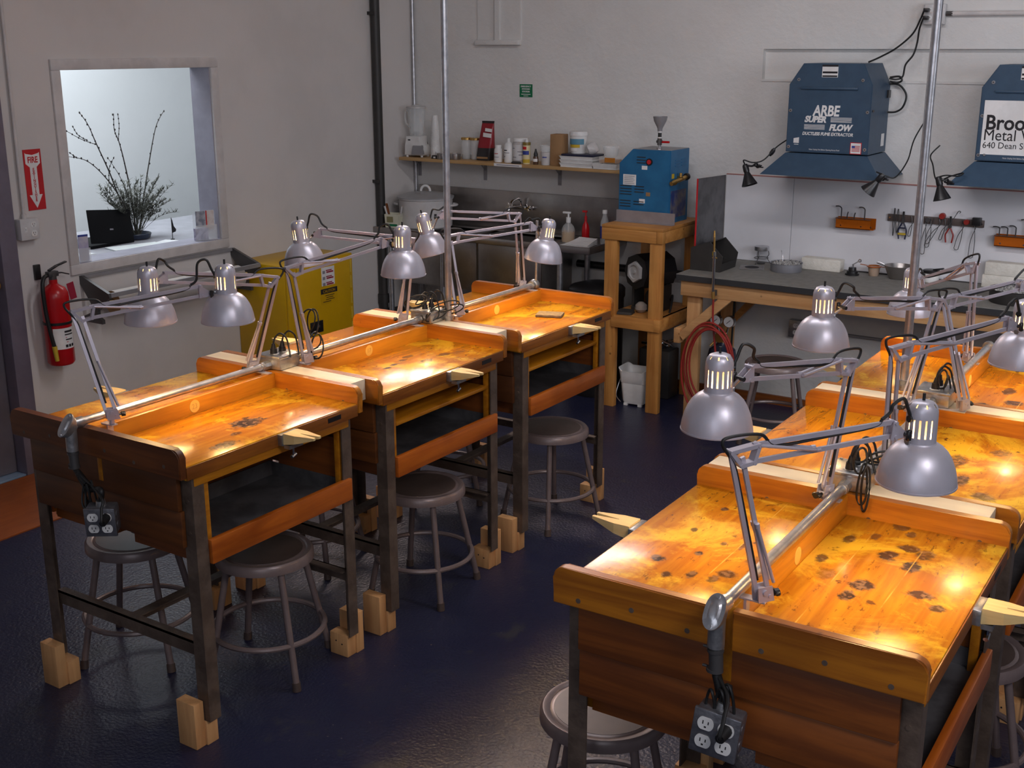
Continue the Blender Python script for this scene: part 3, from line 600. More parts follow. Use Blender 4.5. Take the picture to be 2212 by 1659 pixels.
outlet_box((3.510, -0.125, 0.742), (-0.05, 0.10, 0.10), 0.047, 'grey four way outlet box hanging in front of the bench nearest the camera', (e2.x+0.004, e2.y, e2.z))

# ------------------------------------------------------------------ spring-arm lamps
def shade_parts(parent, neck, down, spin):
    "bell shade with vent slots; neck = point on the axis at mid-slot height, down = axis direction towards the rim"
    ax = -Vector(down).normalized(); c = Vector(neck) - ax*0.126
    S_ = 1.0
    outer = [(.0825,0),(.0822,.008),(.0800,.022),(.0755,.040),(.0690,.056),(.0600,.071),(.0490,.082),(.0385,.0885),(.0345,.0900),(.0325,.0925),(.0322,.1060),(.0320,.1460),(.0316,.1600),(.0290,.1700),(.0235,.1770),(.0150,.1805),(0,.1815)]
    outer = [(r*S_, z*S_) for r, z in outer]
    inner = [(max(0, r-0.0016), z-0.0012) for r, z in outer]
    angs = []
    ns = 16
    for k in range(ns): a = spin + 2*PI*k/ns; angs += [a-0.070, a+0.070]
    def skip(j, k):
        i = k//2
        if j == 10 and k % 2 == 0 and (i % 8) not in (6, 7): return True
        return j == 13 and k % 2 == 0 and i % 2 == 0
    m = MB(); m.lathe(outer, c=c, ax=ax, mi=0, skip=skip, angs=angs); m.lathe(inner, c=c, ax=ax, mi=1, skip=skip, angs=angs)
    A = [m.bm.verts.new(c)] ; m.bm.verts.remove(A[0])
    sh = m.build('shade', [M_lampsil, M_enamel], parent, ang=30, recalc=False)
    m = MB(); m.lathe([(.0805*S_, 0.0), (.0835*S_, 0.0), (.0835*S_, 0.0035), (.0805*S_, 0.0035), (.0805*S_, 0.0)], 40, c, ax); m.build('rim_bead', M_lampsil, sh)
    m = MB(); m.lathe([(0,.012),(.016,.016),(.025,.030),(.027,.042),(.025,.056),(.019,.072),(.0145,.086),(0,.088)], 10, c, ax); m.build('bulb', M_bulb, parent)
    m = MB(); m.cyl(c+ax*.089, c+ax*.160, .0135, n=12); m.build('bulb_socket', M_white, parent)
    m = MB(); m.cyl(c+ax*.173, c+ax*.179, .008, n=10); m.cyl(c+ax*.178, c+ax*.196, .0032, n=8); m.build('switch_stem', M_rubber, parent)
    return c, ax
def lamp(label, B, E, T, N, down=(0,0,-1), spin=0.0, anchor=None, loop=0.03):
    B, E, T, N = map(Vector, (B, E, T, N)); o = thing('desk_lamp', label, 'lamp', B, 0, 'silver spring arm lamps on the benches')
    E, T, N = E-B, T-B, N-B; B0 = Vector((0,0,0))
    side = (T-E).cross(Vector((0,0,1))).normalized()
    # base: plate pair and clamp reaching the divider
    m = MB(); f = (T-E); f.z = 0; f.normalize()
    for sgn in (-1, 1):
        m.prism([(-0.017,0.012), (0.017,0.012), (0.024,-0.0215), (-0.014,-0.0215)], sgn*0.010, sgn*0.0125, lambda a, b, h: f*(a)+V(0,0,b)+side*h)
    m.cyl(-side*0.016, side*0.016, 0.006, n=10); m.cyl(f*0.012+V(0,0,-0.009)-side*0.015, f*0.012+V(0,0,-0.009)+side*0.015, 0.004, n=8); m.build('base_bracket', M_armsil, o)
    an = Vector(anchor)-B; dz_ = BZ - 0.002 - B.z; pd = Vector((an.x, 0, 0))
    sgx = 1 if pd.x < 0 else -1      # which side of the divider the lamp stands on
    m = MB(); m.box(min(-0.012, pd.x-0.012), max(0.012, pd.x+0.012), -0.011, 0.011, dz_+0.0005, dz_+0.0038)
    e0 = pd.x + sgx*0.0125; m.box(min(e0, e0+sgx*0.006), max(e0, e0+sgx*0.006), -0.010, 0.010, dz_-0.030, dz_+0.0005)
    m.cyl((0,0,dz_+0.005), (0,0,0.006), 0.008, n=12); m.build('clamp', M_armsil, o)
    m = MB(); k0 = f*0.034+V(0,0,-0.010); m.cyl(f*0.012+V(0,0,-0.010), k0, 0.0035, n=8); m.bar(k0-side*0.013, k0+side*0.013, 0.009, 0.011, up=f, bev=0.002); m.cyl(k0-f*0.004, k0+f*0.007, 0.008, n=8); m.build('clamp_knob', M_black, o)
    # lower arm: two parallel flat bars
    d1 = E.normalized(); n1 = d1.cross(side).normalized()
    if n1.dot(f) < 0: n1 = -n1
    off = 0.0135; En = E - V(0,0,0.012)
    m = MB(); m.bar(-n1*off+d1*0.004, E-n1*off, 0.006, 0.0095, up=n1); m.bar(n1*off+d1*0.004, En+n1*off-d1*0.010, 0.006, 0.0095, up=n1); m.build('lower_arm', M_armsil, o)
    for sgn in (-1, 1):
        p = n1*off*1.9 + d1*0.012 + side*sgn*0.008; q = n1*off*0.9 + d1*0.150 + side*sgn*0.008
        m = MB(); m.cyl(p, q, 0.0036, n=8); m.cyl(q, q+d1*0.010, 0.0050, n=8); m.build('spring', M_armsil, o)
    # elbow bracket: a trapezoid frame with an opening
    d2 = (T-E).normalized(); n2 = side.cross(d2).normalized(); n2 = n2 if n2.z > 0 else -n2
    ea = E - n1*off; eb = E + d2*0.050 + n2*0.004; ec = E + d2*0.040 - n2*0.030; ed = E + d2*0.012 - n2*0.034
    m = MB()
    for p, q in ((ea, eb), (eb, ec), (ec, ed), (ed, ea)): m.bar(p, q, 0.0185, 0.008, up=side.cross(q-p))
    for p in (ea, eb, ec, ed): m.cyl(p-side*0.0105, p+side*0.0105, 0.0048, n=10)
    m.build('elbow_bracket', M_armsil, o)
    # upper arm
    tu = T + n2*0.014 - d2*0.004; tl = T - n2*0.016 - d2*0.002
    m = MB(); m.bar(eb - d2*0.012, tu, 0.006, 0.010, up=n2); m.bar(ec, tl, 0.006, 0.0095, up=n2); m.build('upper_arm', M_armsil, o)
    for sgn in (-1, 1):
        p = eb + side*sgn*0.0085; q = ec + (tl-ec)*0.42 + n2*0.004 + side*sgn*0.0085
        m = MB(); m.cyl(p, q, 0.0036, n=8); m.cyl(q, q+d2*0.010, 0.0048, n=8); m.build('spring', M_armsil, o)
    # head bracket, rod, knob
    dn = Vector(down).normalized(); hd = (N - T); hd -= dn*hd.dot(dn); hl = hd.length; hd.normalize()
    neckp = N + dn*0.030
    tipb = T + d2*0.022 - n2*0.012
    m = MB()
    for sgn in (-1, 1): m.prism([(0,0), (1,0), (2,0), (3,0)], sgn*0.0075, sgn*0.010, lambda a, b, h: (tu - d2*0.006 + n2*0.006, tl - d2*0.012 - n2*0.006, tipb - n2*0.008, tipb + n2*0.006)[int(a)] + side*h)
    for p in (tu, tl): m.cyl(p-side*0.0125, p+side*0.0125, 0.0042, n=8)
    m.build('head_bracket', M_armsil, o)
    m = MB(); m.cyl(tipb, neckp - hd*0.028, 0.0042, n=8); m.cyl(neckp-hd*0.036, neckp-hd*0.026, 0.0075, n=10); m.build('swivel_rod', M_cast, o)
    kp = tipb + side*0.020; m = MB(); m.cyl(tipb - side*0.012, kp, 0.0055, n=8); m.bar(kp-n2*0.012, kp+n2*0.012, 0.010, 0.010, up=side, bev=0.002); m.build('swivel_knob', M_black, o)
    c, ax = shade_parts(o, N, dn, spin)
    # cord: from the neck, up in a loop, onto the arm, loop at the elbow, down the lower arm
    s0 = c + ax*0.145 - hd*0.030
    pts = [s0, s0 - hd*0.010 + ax*0.022, s0 - hd*0.024 + ax*(0.030+loop), s0 - hd*0.050 + ax*(0.022+loop*0.9), tu - d2*0.010 + n2*0.022, tu - d2*0.030 + n2*0.0085]
    m = MB(); m.cyl(s0 + hd*0.004, s0 - hd*0.006, 0.0075, n=10); m.tube(spline(pts, 8), 0.0038, 8); m.build('cord_loop', M_rubber, o)
    pts = [tu - d2*0.030 + n2*0.0070, tu - d2*0.050 - n2*0.005, tu.lerp(eb, 0.5) - n2*0.0075, eb - n2*0.0065 + d2*0.045, eb + n2*0.020 + d2*0.004, ea + n2*0.030 - d2*0.004, ea + n2*0.016 - d2*0.018, ea - d2*0.004 - d1*0.030 + n1*0.007, ea*0.72 - n1*off*0.28 + n1*0.006, E*0.3 - n1*0.006, -n1*0.006 + d1*0.03]
    m = MB(); m.tube(spline(pts, 7), 0.0034, 8); m.build('cord', M_rubber, o)
    return o
LCx = lambda y: row_pt('L', 0, y); RCx = lambda y: row_pt('R', 0, y)
def anc(row, B): return (row_pt(row, 0, B[1]-(RY0 if row == 'R' else 0)).x, B[1], 0.95)
LAMPS = [
 ('L', 'silver lamp on the near end of the burn mark bench, elbow beside the fire extinguisher', (1.447,.065,1.013),(1.358,.046,1.318),(1.530,.381,1.340),(1.578,.434,1.364),(0,0,-1),0.35),
 ('L', 'silver lamp whose shade hangs in front of the paper roll holder', (1.355,.745,.995),(1.442,.783,1.311),(1.288,.438,1.348),(1.297,.367,1.340),(-.02,0,-1),1.15),
 ('L', 'silver lamp over the middle bench, elbow in front of the yellow cabinet', (1.450,.913,1.002),(1.432,.869,1.329),(1.564,1.223,1.382),(1.620,1.265,1.385),(0,0,-1),0.25),
 ('L', 'silver lamp whose shade hangs above the top of the yellow cabinet', (1.337,1.614,1.0),(1.375,1.627,1.325),(1.031,1.461,1.342),(.976,1.411,1.339),(.10,.06,-1),1.3),
 ('L', 'silver lamp arching over the bench nearest the sink, shade beside the soap bottle', (1.450,1.843,1.003),(1.397,1.847,1.308),(1.605,2.173,1.327),(1.647,2.229,1.299),(-.13,-.08,-1),0.4),
 ('L', 'silver lamp with its tilted shade in front of the white stockpot', (1.352,2.484,1.0),(1.380,2.400,1.335),(1.209,2.06,1.360),(1.158,2.00,1.314),(.20,.12,-1),1.2),
 ('R', 'silver lamp with its shade over the outer half of the bench nearest the camera', (3.530,.014,.997),(3.492,-.069,1.318),(3.704,.249,1.312),(3.743,.310,1.308),(0,0,-1),0.55),
 ('R', 'silver lamp with its shade over the aisle half of the bench nearest the camera', (3.446,.646,1.0),(3.465,.711,1.321),(3.337,.357,1.351),(3.288,.310,1.345),(0,0,-1),1.1),
 ('R', 'silver lamp whose shade is cut off by the picture edge, clamped on the second bench', (3.532,.864,1.004),(3.522,.886,1.322),(3.729,1.210,1.353),(3.756,1.278,1.352),(0,0,-1),0.5),
 ('R', 'silver lamp whose shade hangs in front of the low wall outlet', (3.410,1.512,1.0),(3.447,1.606,1.317),(3.274,1.273,1.342),(3.205,1.250,1.334),(0,0,-1),1.2),
 ('R', 'silver lamp on the far bench reaching out past the picture edge', (3.552,1.592,1.005),(3.446,1.688,1.303),(3.600,2.046,1.305),(3.660,2.110,1.297),(0,0,-1),0.45),
 ('R', 'silver lamp on the far bench, its shade partly behind the steel pole', (3.425,2.221,1.0),(3.413,2.213,1.338),(3.179,2.430,1.205),(3.135,2.480,1.195),(0,0,-1),1.0),
]
for q, (row, lab, B, E, T, N, dn, sp) in enumerate(LAMPS): lamp(lab, B, E, T, N, dn, sp, anc(row, B), (0.022, 0.020, 0.012, 0.022, 0.004, 0.010, 0.016, 0.024, 0.014, 0.018, 0.02, 0.012)[q])
# plugs and bundled cords on the junction boxes
def plug(row, k, dy, dx, h, label, coils):
    p = row_pt(row, (-0.030 if row == 'L' else 0.0)+dx, (k+1)*PER-0.043+dy, 1.0270); o = thing('lamp_plug', label, 'plug', p, 0, 'lamp plugs in the bench junction boxes')
    m = MB(); m.cyl((0,0,0), (0,0,0.018), 0.0135, 0.0115, n=10); m.cyl((0,0,0.018), (0.001,0,0.036), 0.0090, 0.0055, n=10); m.build('plug_body', M_black, o)
    m = MB(); m.tube(spline([(0,0,0.034), (0.004,0.006,0.055), (0.016,0.02,0.070), (0.034,0.030,0.055), (0.045,0.03,0.020), (0.060,0.02,-0.010)], 7), 0.0032, 7); m.build('plug_cord', M_rubber, o)
    for c, rx, rz_, an in coils:
        m = MB(); ca, sa = math.cos(an), math.sin(an); c = Vector(c)
        m.tube([c + V(ca*rx*math.cos(t), sa*rx*math.cos(t), rz_*math.sin(t) + 0.25*rx*math.cos(t)) + V(-sa, ca, 0)*0.006*math.sin(2*t) for t in [2*PI*q/26 for q in range(26)]], 0.0029, 6, closed=True); m.build('coiled_cord', M_rubber, o)
    return o
plug('L', 0, -0.022, 0.0, 0, 'black plug on the box by the burn mark bench, nearer the camera', [])
plug('L', 0, 0.022, 0.0, 0, 'black plug on the box by the burn mark bench, its cord tied up a lamp', [((0.045, 0.115, 0.085), 0.020, 0.050, 0.5), ((0.035, 0.105, 0.095), 0.026, 0.040, 0.2), ((0.060, 0.115, 0.0), 0.022, 0.046, 0.9), ((0.05, 0.11, 0.02), 0.03, 0.03, 1.4)])
plug('L', 1, -0.022, 0.0, 0, 'black plug tangled in cord before the bench nearest the sink, left of its box', [((-0.03,-0.02,0.030), 0.050, 0.026, 0.3), ((-0.05,0.0,0.022), 0.040, 0.022, 0.9), ((-0.02,0.01,0.04), 0.045, 0.018, 1.6)])
plug('L', 1, 0.022, 0.0, 0, 'black plug with loose cord loops hanging over the filler board near the sink', [((0.07,0.0,0.010), 0.060, 0.020, 0.5), ((0.08,0.03,-0.005), 0.055, 0.018, 0.2), ((0.055,-0.04,-0.012), 0.045, 0.024, 1.0), ((0.05,-0.06,-0.02), 0.035, 0.020, 1.4)])
plug('R', 0, -0.022, 0.0, 0, 'black plug on the box of the bench nearest the camera, nearer its front', [((0.045,-0.04,-0.020), 0.012, 0.055, 0.6), ((0.055,-0.045,-0.030), 0.010, 0.060, 0.2), ((0.035,-0.04,0.04), 0.016, 0.034, 0.3)])
plug('R', 0, 0.022, 0.0, 0, 'black plug on the box of the bench nearest the camera, with loops reaching sideways', [((0.06,0.0,0.03), 0.030, 0.014, 0.1), ((0.065,0.01,0.02), 0.034, 0.012, 0.4), ((0.02,-0.03,0.045), 0.022, 0.028, 0.8)])
plug('R', 1, -0.022, 0.0, 0, 'black plug in the box before the far bench of the right row, aisle side', [((0.02,-0.01,0.035), 0.016, 0.030, 0.4)])
plug('R', 1, 0.022, 0.0, 0, 'black plug with a trailing cord in the box before the far right row bench', [((0.03,-0.02,-0.005), 0.014, 0.045, 0.9)])

# ------------------------------------------------------------------ left wall things
FX = XW + 0.0015
def sheet(name, pts, th, n, mat, parent=None):
    m = MB(); n = Vector(n).normalized()*th; p = [Vector(q) for q in pts]
    A = [m.bm.verts.new(q) for q in p]; B = [m.bm.verts.new(q+n) for q in p]; m.bm.faces.new(A[::-1]); m.bm.faces.new(B); m.bridge(A, B); return m.build(name, mat, parent)
o = thing('fire_extinguisher_sign', 'red sign with a white arrow reading FIRE EXTINGUISHER on the wall', 'sign', (FX, 1.463, 1.448))
hw, hh = 0.049, 0.145
m = MB(); m.box(0, 0.0015, -hw, hw, -hh, hh); m.build('sign_panel', M_redm, o)
arrow = [(-0.040,0.130), (-0.034,0.125), (0,0.118), (0.034,0.125), (0.040,0.130), (0.040,0.078), (0.019,0.060), (0.019,-0.072), (0.036,-0.072), (0,-0.136), (-0.036,-0.072), (-0.019,-0.072), (-0.019,0.060), (-0.040,0.078)]
m = MB(); m.prism(arrow, 0.0015, 0.0022, lambda a, b, h: (h, a, b)); m.build('arrow', M_label, o)
text_obj('lettering', 'FIRE', 0.040, face_M((0.0024, 0, 0.082), (0,1,0), (0,0,1)), M_redm, o, offset=0.0012, align='CENTER', ext=0.0003, sx=0.78)
for k, ch in enumerate('EXTINGUISHER'): text_obj('lettering', ch, 0.0175, face_M((0.0024, 0, 0.044-k*0.0135), (0,1,0), (0,0,1)), M_redm, o, offset=0.0006, align='CENTER', ext=0.0003)
o = thing('wall_outlet_box', 'white surface outlet box under a thin conduit beside the grey door', 'outlet', (XW, 1.378, 1.222))
m = MB(); m.box(0, 0.045, -0.050, 0.050, -0.050, 0.050, bev=0.005); m.box(0.040, 0.049, -0.051, 0.051, -0.051, 0.051, bev=0.003); m.build('box_shell', M_offwhite, o)
for z in (-0.021, 0.021):
    m = MB(); outlet_face(m, (0, 0, 0), 0.017, 0, 1); bmesh.ops.transform(m.bm, matrix=Matrix.Translation((0.049, 0.020, z)) @ Matrix.Rotation(PI/2, 4, 'Z'), verts=m.bm.verts[:]); m.build('socket', [M_white, M_ink], o)
m = MB(); m.box(0.049, 0.0505, -0.030, -0.018, -0.012, 0.012); m.box(0.0505, 0.056, -0.027, -0.021, -0.002, 0.006); m.build('switch', M_white, o)
m = MB(); m.cyl((0.018, -0.006, 0.05), (0.018, -0.004, 0.45), 0.0075, n=10); m.cyl((0.018, -0.004, 0.45), (0.016, 0.012, 2.2), 0.0075, n=10); m.cyl((0.018, -0.006, 0.05), (0.018, -0.006, 0.07), 0.012, n=10); m.build('conduit', M_trim, o)
# extinguisher
o = thing('fire_extinguisher', 'red fire extinguisher with black hose hanging on the wall', 'fire extinguisher', (XW+0.085, 1.447, 0.545))
R = 0.066
m = MB(); m.lathe([(0,0.004), (R*0.86,0.0), (R,0.012), (R,0.335), (R*0.96,0.360), (R*0.78,0.383), (R*0.42,0.398), (R*0.30,0.405), (R*0.30,0.425), (0,0.425)], 32); m.build('cylinder', M_red, o)
m = MB(); m.cyl((0,0,0.422), (0,0,0.455), 0.019, n=14); m.box(-0.016, 0.016, -0.030, 0.026, 0.440, 0.466, bev=0.003); m.build('valve', M_dgrey, o)
m = MB(); m.bar((0,-0.02,0.470), (0.0,0.030,0.490), 0.020, 0.008, bev=0.002); m.bar((0,0.030,0.490), (0.0,0.085,0.502), 0.018, 0.007, bev=0.002); m.bar((0,0.0,0.455), (0,0.05,0.452), 0.018, 0.006, bev=0.001); m.bar((0,0.05,0.452), (0,0.092,0.438), 0.016, 0.006, bev=0.001); m.build('handle', M_black, o)
m = MB(); m.tube(spline([(0.0,-0.026,0.450), (0.015,-0.062,0.440), (0.028,-0.082,0.395), (0.030,-0.080,0.28), (0.036,-0.070,0.17), (0.040,-0.060,0.10)], 8), 0.010, 10); m.build('hose', M_rubber, o)
m = MB(); m.cyl((0.040,-0.060,0.105), (0.044,-0.055,0.030), 0.0125, 0.010, n=12); m.build('nozzle', M_yp, o)
m = MB(); m.lathe([(R+0.0012,0.205), (R+0.003,0.206), (R+0.003,0.218), (R+0.0012,0.219)], 32); m.box(-0.085, -0.05, -0.02, 0.02, 0.17, 0.25); m.build('bracket_strap', M_black, o)
m = MB(); m.box(-0.085, -0.070, -0.045, -0.012, 0.42, 0.495, bev=0.002); m.build('wall_hook', M_black, o)
m = MB(); A = []
a0, a1 = math.radians(-58), math.radians(42)
ts = [a0+(a1-a0)*k/14 for k in range(15)]
lo = [m.bm.verts.new((math.cos(t)*(R+0.0008), math.sin(t)*(R+0.0008), 0.085)) for t in ts]; hi = [m.bm.verts.new((math.cos(t)*(R+0.0008), math.sin(t)*(R+0.0008), 0.190)) for t in ts]
m.bridge(lo, hi, close=False); lb = m.build('label', M_label, o, recalc=False)
m = MB()
for k, (z, h_, a, b) in enumerate(((0.172,0.010,-0.2,0.5), (0.157,0.006,-0.2,0.55), (0.143,0.003,-0.15,-0.05), (0.132,0.006,-0.15,0.45), (0.120,0.003,-0.1,0.05), (0.100,0.014,-0.2,0.0), (0.100,0.014,0.06,0.26), (0.100,0.014,0.32,0.56))):
    tt = [a+(b-a)*q/5 for q in range(6)]; r2 = R+0.0014
    l1 = [m.bm.verts.new((math.cos(t)*r2, math.sin(t)*r2, z-h_/2)) for t in tt]; h1 = [m.bm.verts.new((math.cos(t)*r2, math.sin(t)*r2, z+h_/2)) for t in tt]; m.bridge(l1, h1, mi=1 if k in (2,4) else 0, close=False)
m.build('label_print', [M_ink, M_redm], lb, recalc=False)
sheet('tag', [(0.02,0.058,0.395), (0.02,0.098,0.402), (0.02,0.112,0.318), (0.02,0.074,0.312)], 0.0012, (1,0,0), M_tag, o)
# paper roll holder under the window
o = thing('paper_roll_cutter', 'grey steel paper cutter holding a paper roll, mounted under the office window', 'paper cutter', (XW, 2.18, 0.86))
for y in (-0.51, 0.53):
    pts = [(0.0,0.085), (0.018,0.085), (0.215,0.015), (0.225,-0.005), (0.12,-0.085), (0.12,-0.115), (0.15,-0.13), (0.15,-0.150), (0.0,-0.150), (0.0,-0.125), (0.075,-0.095), (0.085,-0.065), (0.0,0.045)]
    m = MB(); m.prism(pts, y-0.009, y+0.009, lambda a, b, h: (a, h, b)); m.build('end_bracket', M_dgrey, o)
m = MB(); m.bar((0.222,-0.51,0.006), (0.222,0.53,0.006), 0.012, 0.022); m.bar((0.012,-0.51,0.078), (0.012,0.53,0.078), 0.010, 0.018); m.build('cutter_bar', M_grey, o)
m = MB(); m.cyl((0.120,-0.505,-0.058), (0.120,0.525,-0.058), 0.014, n=12); m.build('spindle', M_pin, o)
m = MB(); m.lathe([(0.022,-0.42), (0.062,-0.42), (0.062,0.46), (0.022,0.46), (0.022,-0.42)], 32, (0.120,0,-0.058), (0,1,0)); rl_ = m.build('paper_roll', pmat('greyish_paper', (0.50, 0.46, 0.43), 0.8), o)
m = MB(); m.lathe([(0.021,-0.4215), (0.061,-0.4215), (0.061,-0.420), (0.021,-0.420)], 32, (0.120,0,-0.058), (0,1,0)); m.build('roll_end', M_cardb, rl_)
# yellow flammables cabinet
cx0, cx1, cy0, cy1, cz = XW+0.003, -0.395, 2.732, 3.318, 0.866
o = thing('flammables_cabinet', 'yellow safety cabinet standing against the wall beside the paper roll cutter', 'cabinet', ((cx0+cx1)/2, (cy0+cy1)/2, 0)); ox, oy = (cx0+cx1)/2, (cy0+cy1)/2
bx = (cx1-cx0)/2; by = (cy1-cy0)/2
m = MB(); m.box(-bx, bx-0.018, -by, by, 0.03, cz, bev=0.004); m.box(-bx+0.03, bx-0.05, -by+0.03, by-0.03, 0, 0.03, mi=1); m.build('body', [M_yellow, M_black], o)
m = MB(); m.box(bx-0.017, bx, -by+0.085, by-0.045, 0.05, cz-0.014, bev=0.003); dr = m.build('door', M_yellow, o)
m = MB(); m.box(bx-0.017, bx-0.002, -by+0.004, -by+0.081, 0.05, cz-0.014, bev=0.002); m.build('frame_post', M_yellow, o)
m = MB()
for k in range(8): m.cyl((bx-0.004, by-0.036, 0.09+k*0.095), (bx-0.004, by-0.036, 0.165+k*0.095), 0.006, n=8)
m.build('hinge', M_yp, o)
m = MB(); m.box(bx, bx+0.004, -0.120, -0.010, 0.440, 0.510, bev=0.002); hd = m.build('latch_plate', M_black, dr)
m = MB(); m.cyl((bx+0.004, -0.048, 0.478), (bx+0.008, -0.048, 0.478), 0.009, n=14); m.box(bx+0.008, bx+0.012, -0.053, -0.043, 0.470, 0.486); m.build('lock', M_chrome, o)
m = MB(); m.box(bx, bx+0.001, -0.005, 0.108, 0.708, 0.818); lb = m.build('rule_sheet', M_label, dr)
m = MB()
for k in range(3):
    z = 0.792-k*0.036; m.box(bx+0.001, bx+0.0015, 0.038, 0.098, z-0.010, z-0.001, mi=0); m.box(bx+0.001, bx+0.0015, 0.034, 0.085, z+0.002, z+0.008, mi=0); m.box(bx+0.001, bx+0.0015, 0.004, 0.026, z-0.012, z+0.006, mi=1)
m.build('rule_print', [M_tag, M_print], dr)
m = MB(); m.box(bx, bx+0.001, -0.016, 0.128, 0.660, 0.690, mi=0); m.box(bx, bx+0.001, -0.016, 0.128, 0.598, 0.660, mi=1)
for k, (a, b) in enumerate(((0.02,0.10), (0.03,0.09), (0.025,0.10), (0.0,0.07))): m.box(bx+0.001, bx+0.0015, a, b, 0.646-k*0.012, 0.650-k*0.012, mi=0)
m.build('caution_sticker', [M_ink, M_yellow], dr)
text_obj('caution_lettering', 'CAUTION', 0.024, face_M((bx+0.0012, 0.056, 0.666), (0,1,0), (0,0,1)), M_yellow, dr, align='CENTER', ext=0.0003)
# tall black pipe on the left wall and thin conduit in the corner
m = MB(); m.cyl((XW+0.032, 4.035, 0.36), (XW+0.032, 4.035, 3.45), 0.030, n=20)
m.tube(spline([(XW+0.032, 4.035, 0.375), (XW+0.034, 4.045, 0.335), (XW+0.045, 4.09, 0.315), (XW+0.055, 4.20, 0.315)], 6), 0.030, 16); m.cyl((XW+0.032,4.035,0.45), (XW+0.032,4.035,0.39), 0.037, n=20)
for z in (1.2, 2.26): m.box(XW, XW+0.06, 3.995, 4.0, z, z+0.02)
tag(m.build('drain_pipe', M_charcoal), 'tall black drain pipe running up the wall near the corner', 'pipe')
m = MB(); m.cyl((XW+0.016, YB-0.018, 0.95), (XW+0.016, YB-0.018, 3.45), 0.0115, n=12); tag(m.build('corner_conduit', M_steel), 'thin grey conduit rising in the room corner behind the blender', 'conduit')

# office things seen through the window
m = MB(); m.box(-1.75, -0.952, 1.2, 4.3, 0.955, 1.000, bev=0.003); m.box(-1.72, -1.68, 1.25, 4.25, 0, 0.955); m.box(-1.0, -0.955, 1.25, 4.25, 0, 0.955)
tag(m.build('office_counter', pmat('grey_counter_laminate', (0.36, 0.36, 0.40), 0.6)), 'white office counter behind the interior window', 'counter')
M_matte = pmat('matte_black', (0.006, 0.006, 0.007), 0.7, spec=0.15)
o = thing('laptop', 'black laptop open on the office counter, its lid towards the workshop', 'laptop', (-1.15, 2.16, 1.0), 0.06)
m = MB(); m.box(-0.27, 0.0, -0.150, 0.150, 0.002, 0.018, bev=0.004); m.build('base', M_matte, o)
M = Matrix.Translation((0.004, 0, 0.016)) @ Matrix.Rotation(-0.20, 4, 'Y') @ Matrix.Rotation(-0.10, 4, 'X')
m = MB(); m.box(-0.004, 0.004, -0.150, 0.150, 0.0, 0.185, bev=0.0035, M=M); m.build('lid', M_matte, o)
m = MB(); m.box(0.004, 0.0048, -0.012, 0.012, 0.072, 0.080, M=M); m.build('lid_badge', M_print, o)
o = thing('vase_of_branches', 'dark vase of bare budded branches and dried sprigs on the office counter', 'vase', (-1.25, 2.405, 1.0))
m = MB(); m.lathe([(0.0,0.002), (0.070,0.0), (0.080,0.006), (0.088,0.030), (0.084,0.034), (0.074,0.012), (0.0,0.010)], 28); m.build('bowl', pmat('navy_glaze', (0.02, 0.03, 0.06), 0.25), o)
rnd = random.Random(5)
def branch(pts, r0, sub=()):
    m = MB(); sp = spline(pts, 7); n = len(sp)
    for i in range(n-1): m.cyl(sp[i], sp[i+1], r0*(1-0.72*i/n), r0*(1-0.72*(i+1)/n), n=6)
    for i in range(n//3, n, 2): m.ball(sp[i] + Vector((rnd.uniform(-1,1), rnd.uniform(-1,1), 0.4))*0.0035, 0.0042, n=6, sz=1.5)
    for s in sub:
        q = spline(s, 6)
        for i in range(len(q)-1): m.cyl(q[i], q[i+1], 0.0022*(1-0.4*i/len(q)), 0.0022*(1-0.4*(i+1)/len(q)), n=5)
        for i in range(1, len(q), 2): m.ball(q[i], 0.0036, n=6, sz=1.5)
    m.build('branch', M_branch, o)
def at(y, z, x=0.0): return Vector((x, y, z))
branch([at(-.01,.01), at(-.10,.22,.02), at(-.17,.40,.03), at(-.235,.55,.03), at(-.28,.66,.03), at(-.33,.73,.03)], 0.0050, ([at(-.235,.55,.03), at(-.33,.585,.03), at(-.43,.64,.03)], [at(-.29,.575,.03), at(-.35,.61,.03), at(-.38,.66,.03)]))
branch([at(-.01,.01), at(-.10,.20,.05), at(-.21,.36,.06), at(-.33,.47,.06), at(-.46,.505,.06)], 0.0045, ([at(-.39,.49,.06), at(-.44,.525,.06)], [at(-.20,.35,.06), at(-.19,.42,.06), at(-.15,.48,.06)]))
branch([at(0,.01), at(-.005,.22), at(-.035,.43), at(-.06,.55), at(-.085,.62), at(-.08,.71)], 0.0050, ([at(-.065,.56), at(-.05,.64), at(-.052,.71)],))
branch([at(.02,.01), at(.10,.24,-.02), at(.17,.44,-.03), at(.235,.62,-.03), at(.305,.71,-.03)], 0.0050, ())
branch([at(0,.01), at(-.03,.2,.02), at(-.09,.36,.02), at(-.16,.47,.02)], 0.0032, ())
m = MB()
for k in range(80):
    a = rnd.uniform(-1, 1); base = at(a*0.02, .02, rnd.uniform(-.02,.02)); tip = at(a*0.24 + rnd.uniform(-.02,.02), rnd.uniform(.16, .36) - abs(a)*0.03, rnd.uniform(-.10,.12))
    mid = base.lerp(tip, 0.55) + Vector((0,0,0.03)); sp = spline([base, mid, tip], 5)
    for i in range(len(sp)-1): m.cyl(sp[i], sp[i+1], 0.0012, n=3, caps=False)
    for i in range(4, len(sp)):
        for q in range(5):
            d = Vector((rnd.uniform(-1,1), rnd.uniform(-1,1), rnd.uniform(-.2,1))).normalized(); L_ = rnd.uniform(.014,.034); s_ = d.cross(Vector((0.3,0.1,1))).normalized()*0.0034
            p = sp[i]; m.quad(p-s_, p+s_, p+d*L_+s_*0.3, p+d*L_-s_*0.3)
m.build('dried_sprigs', M_leafg, o, recalc=False)
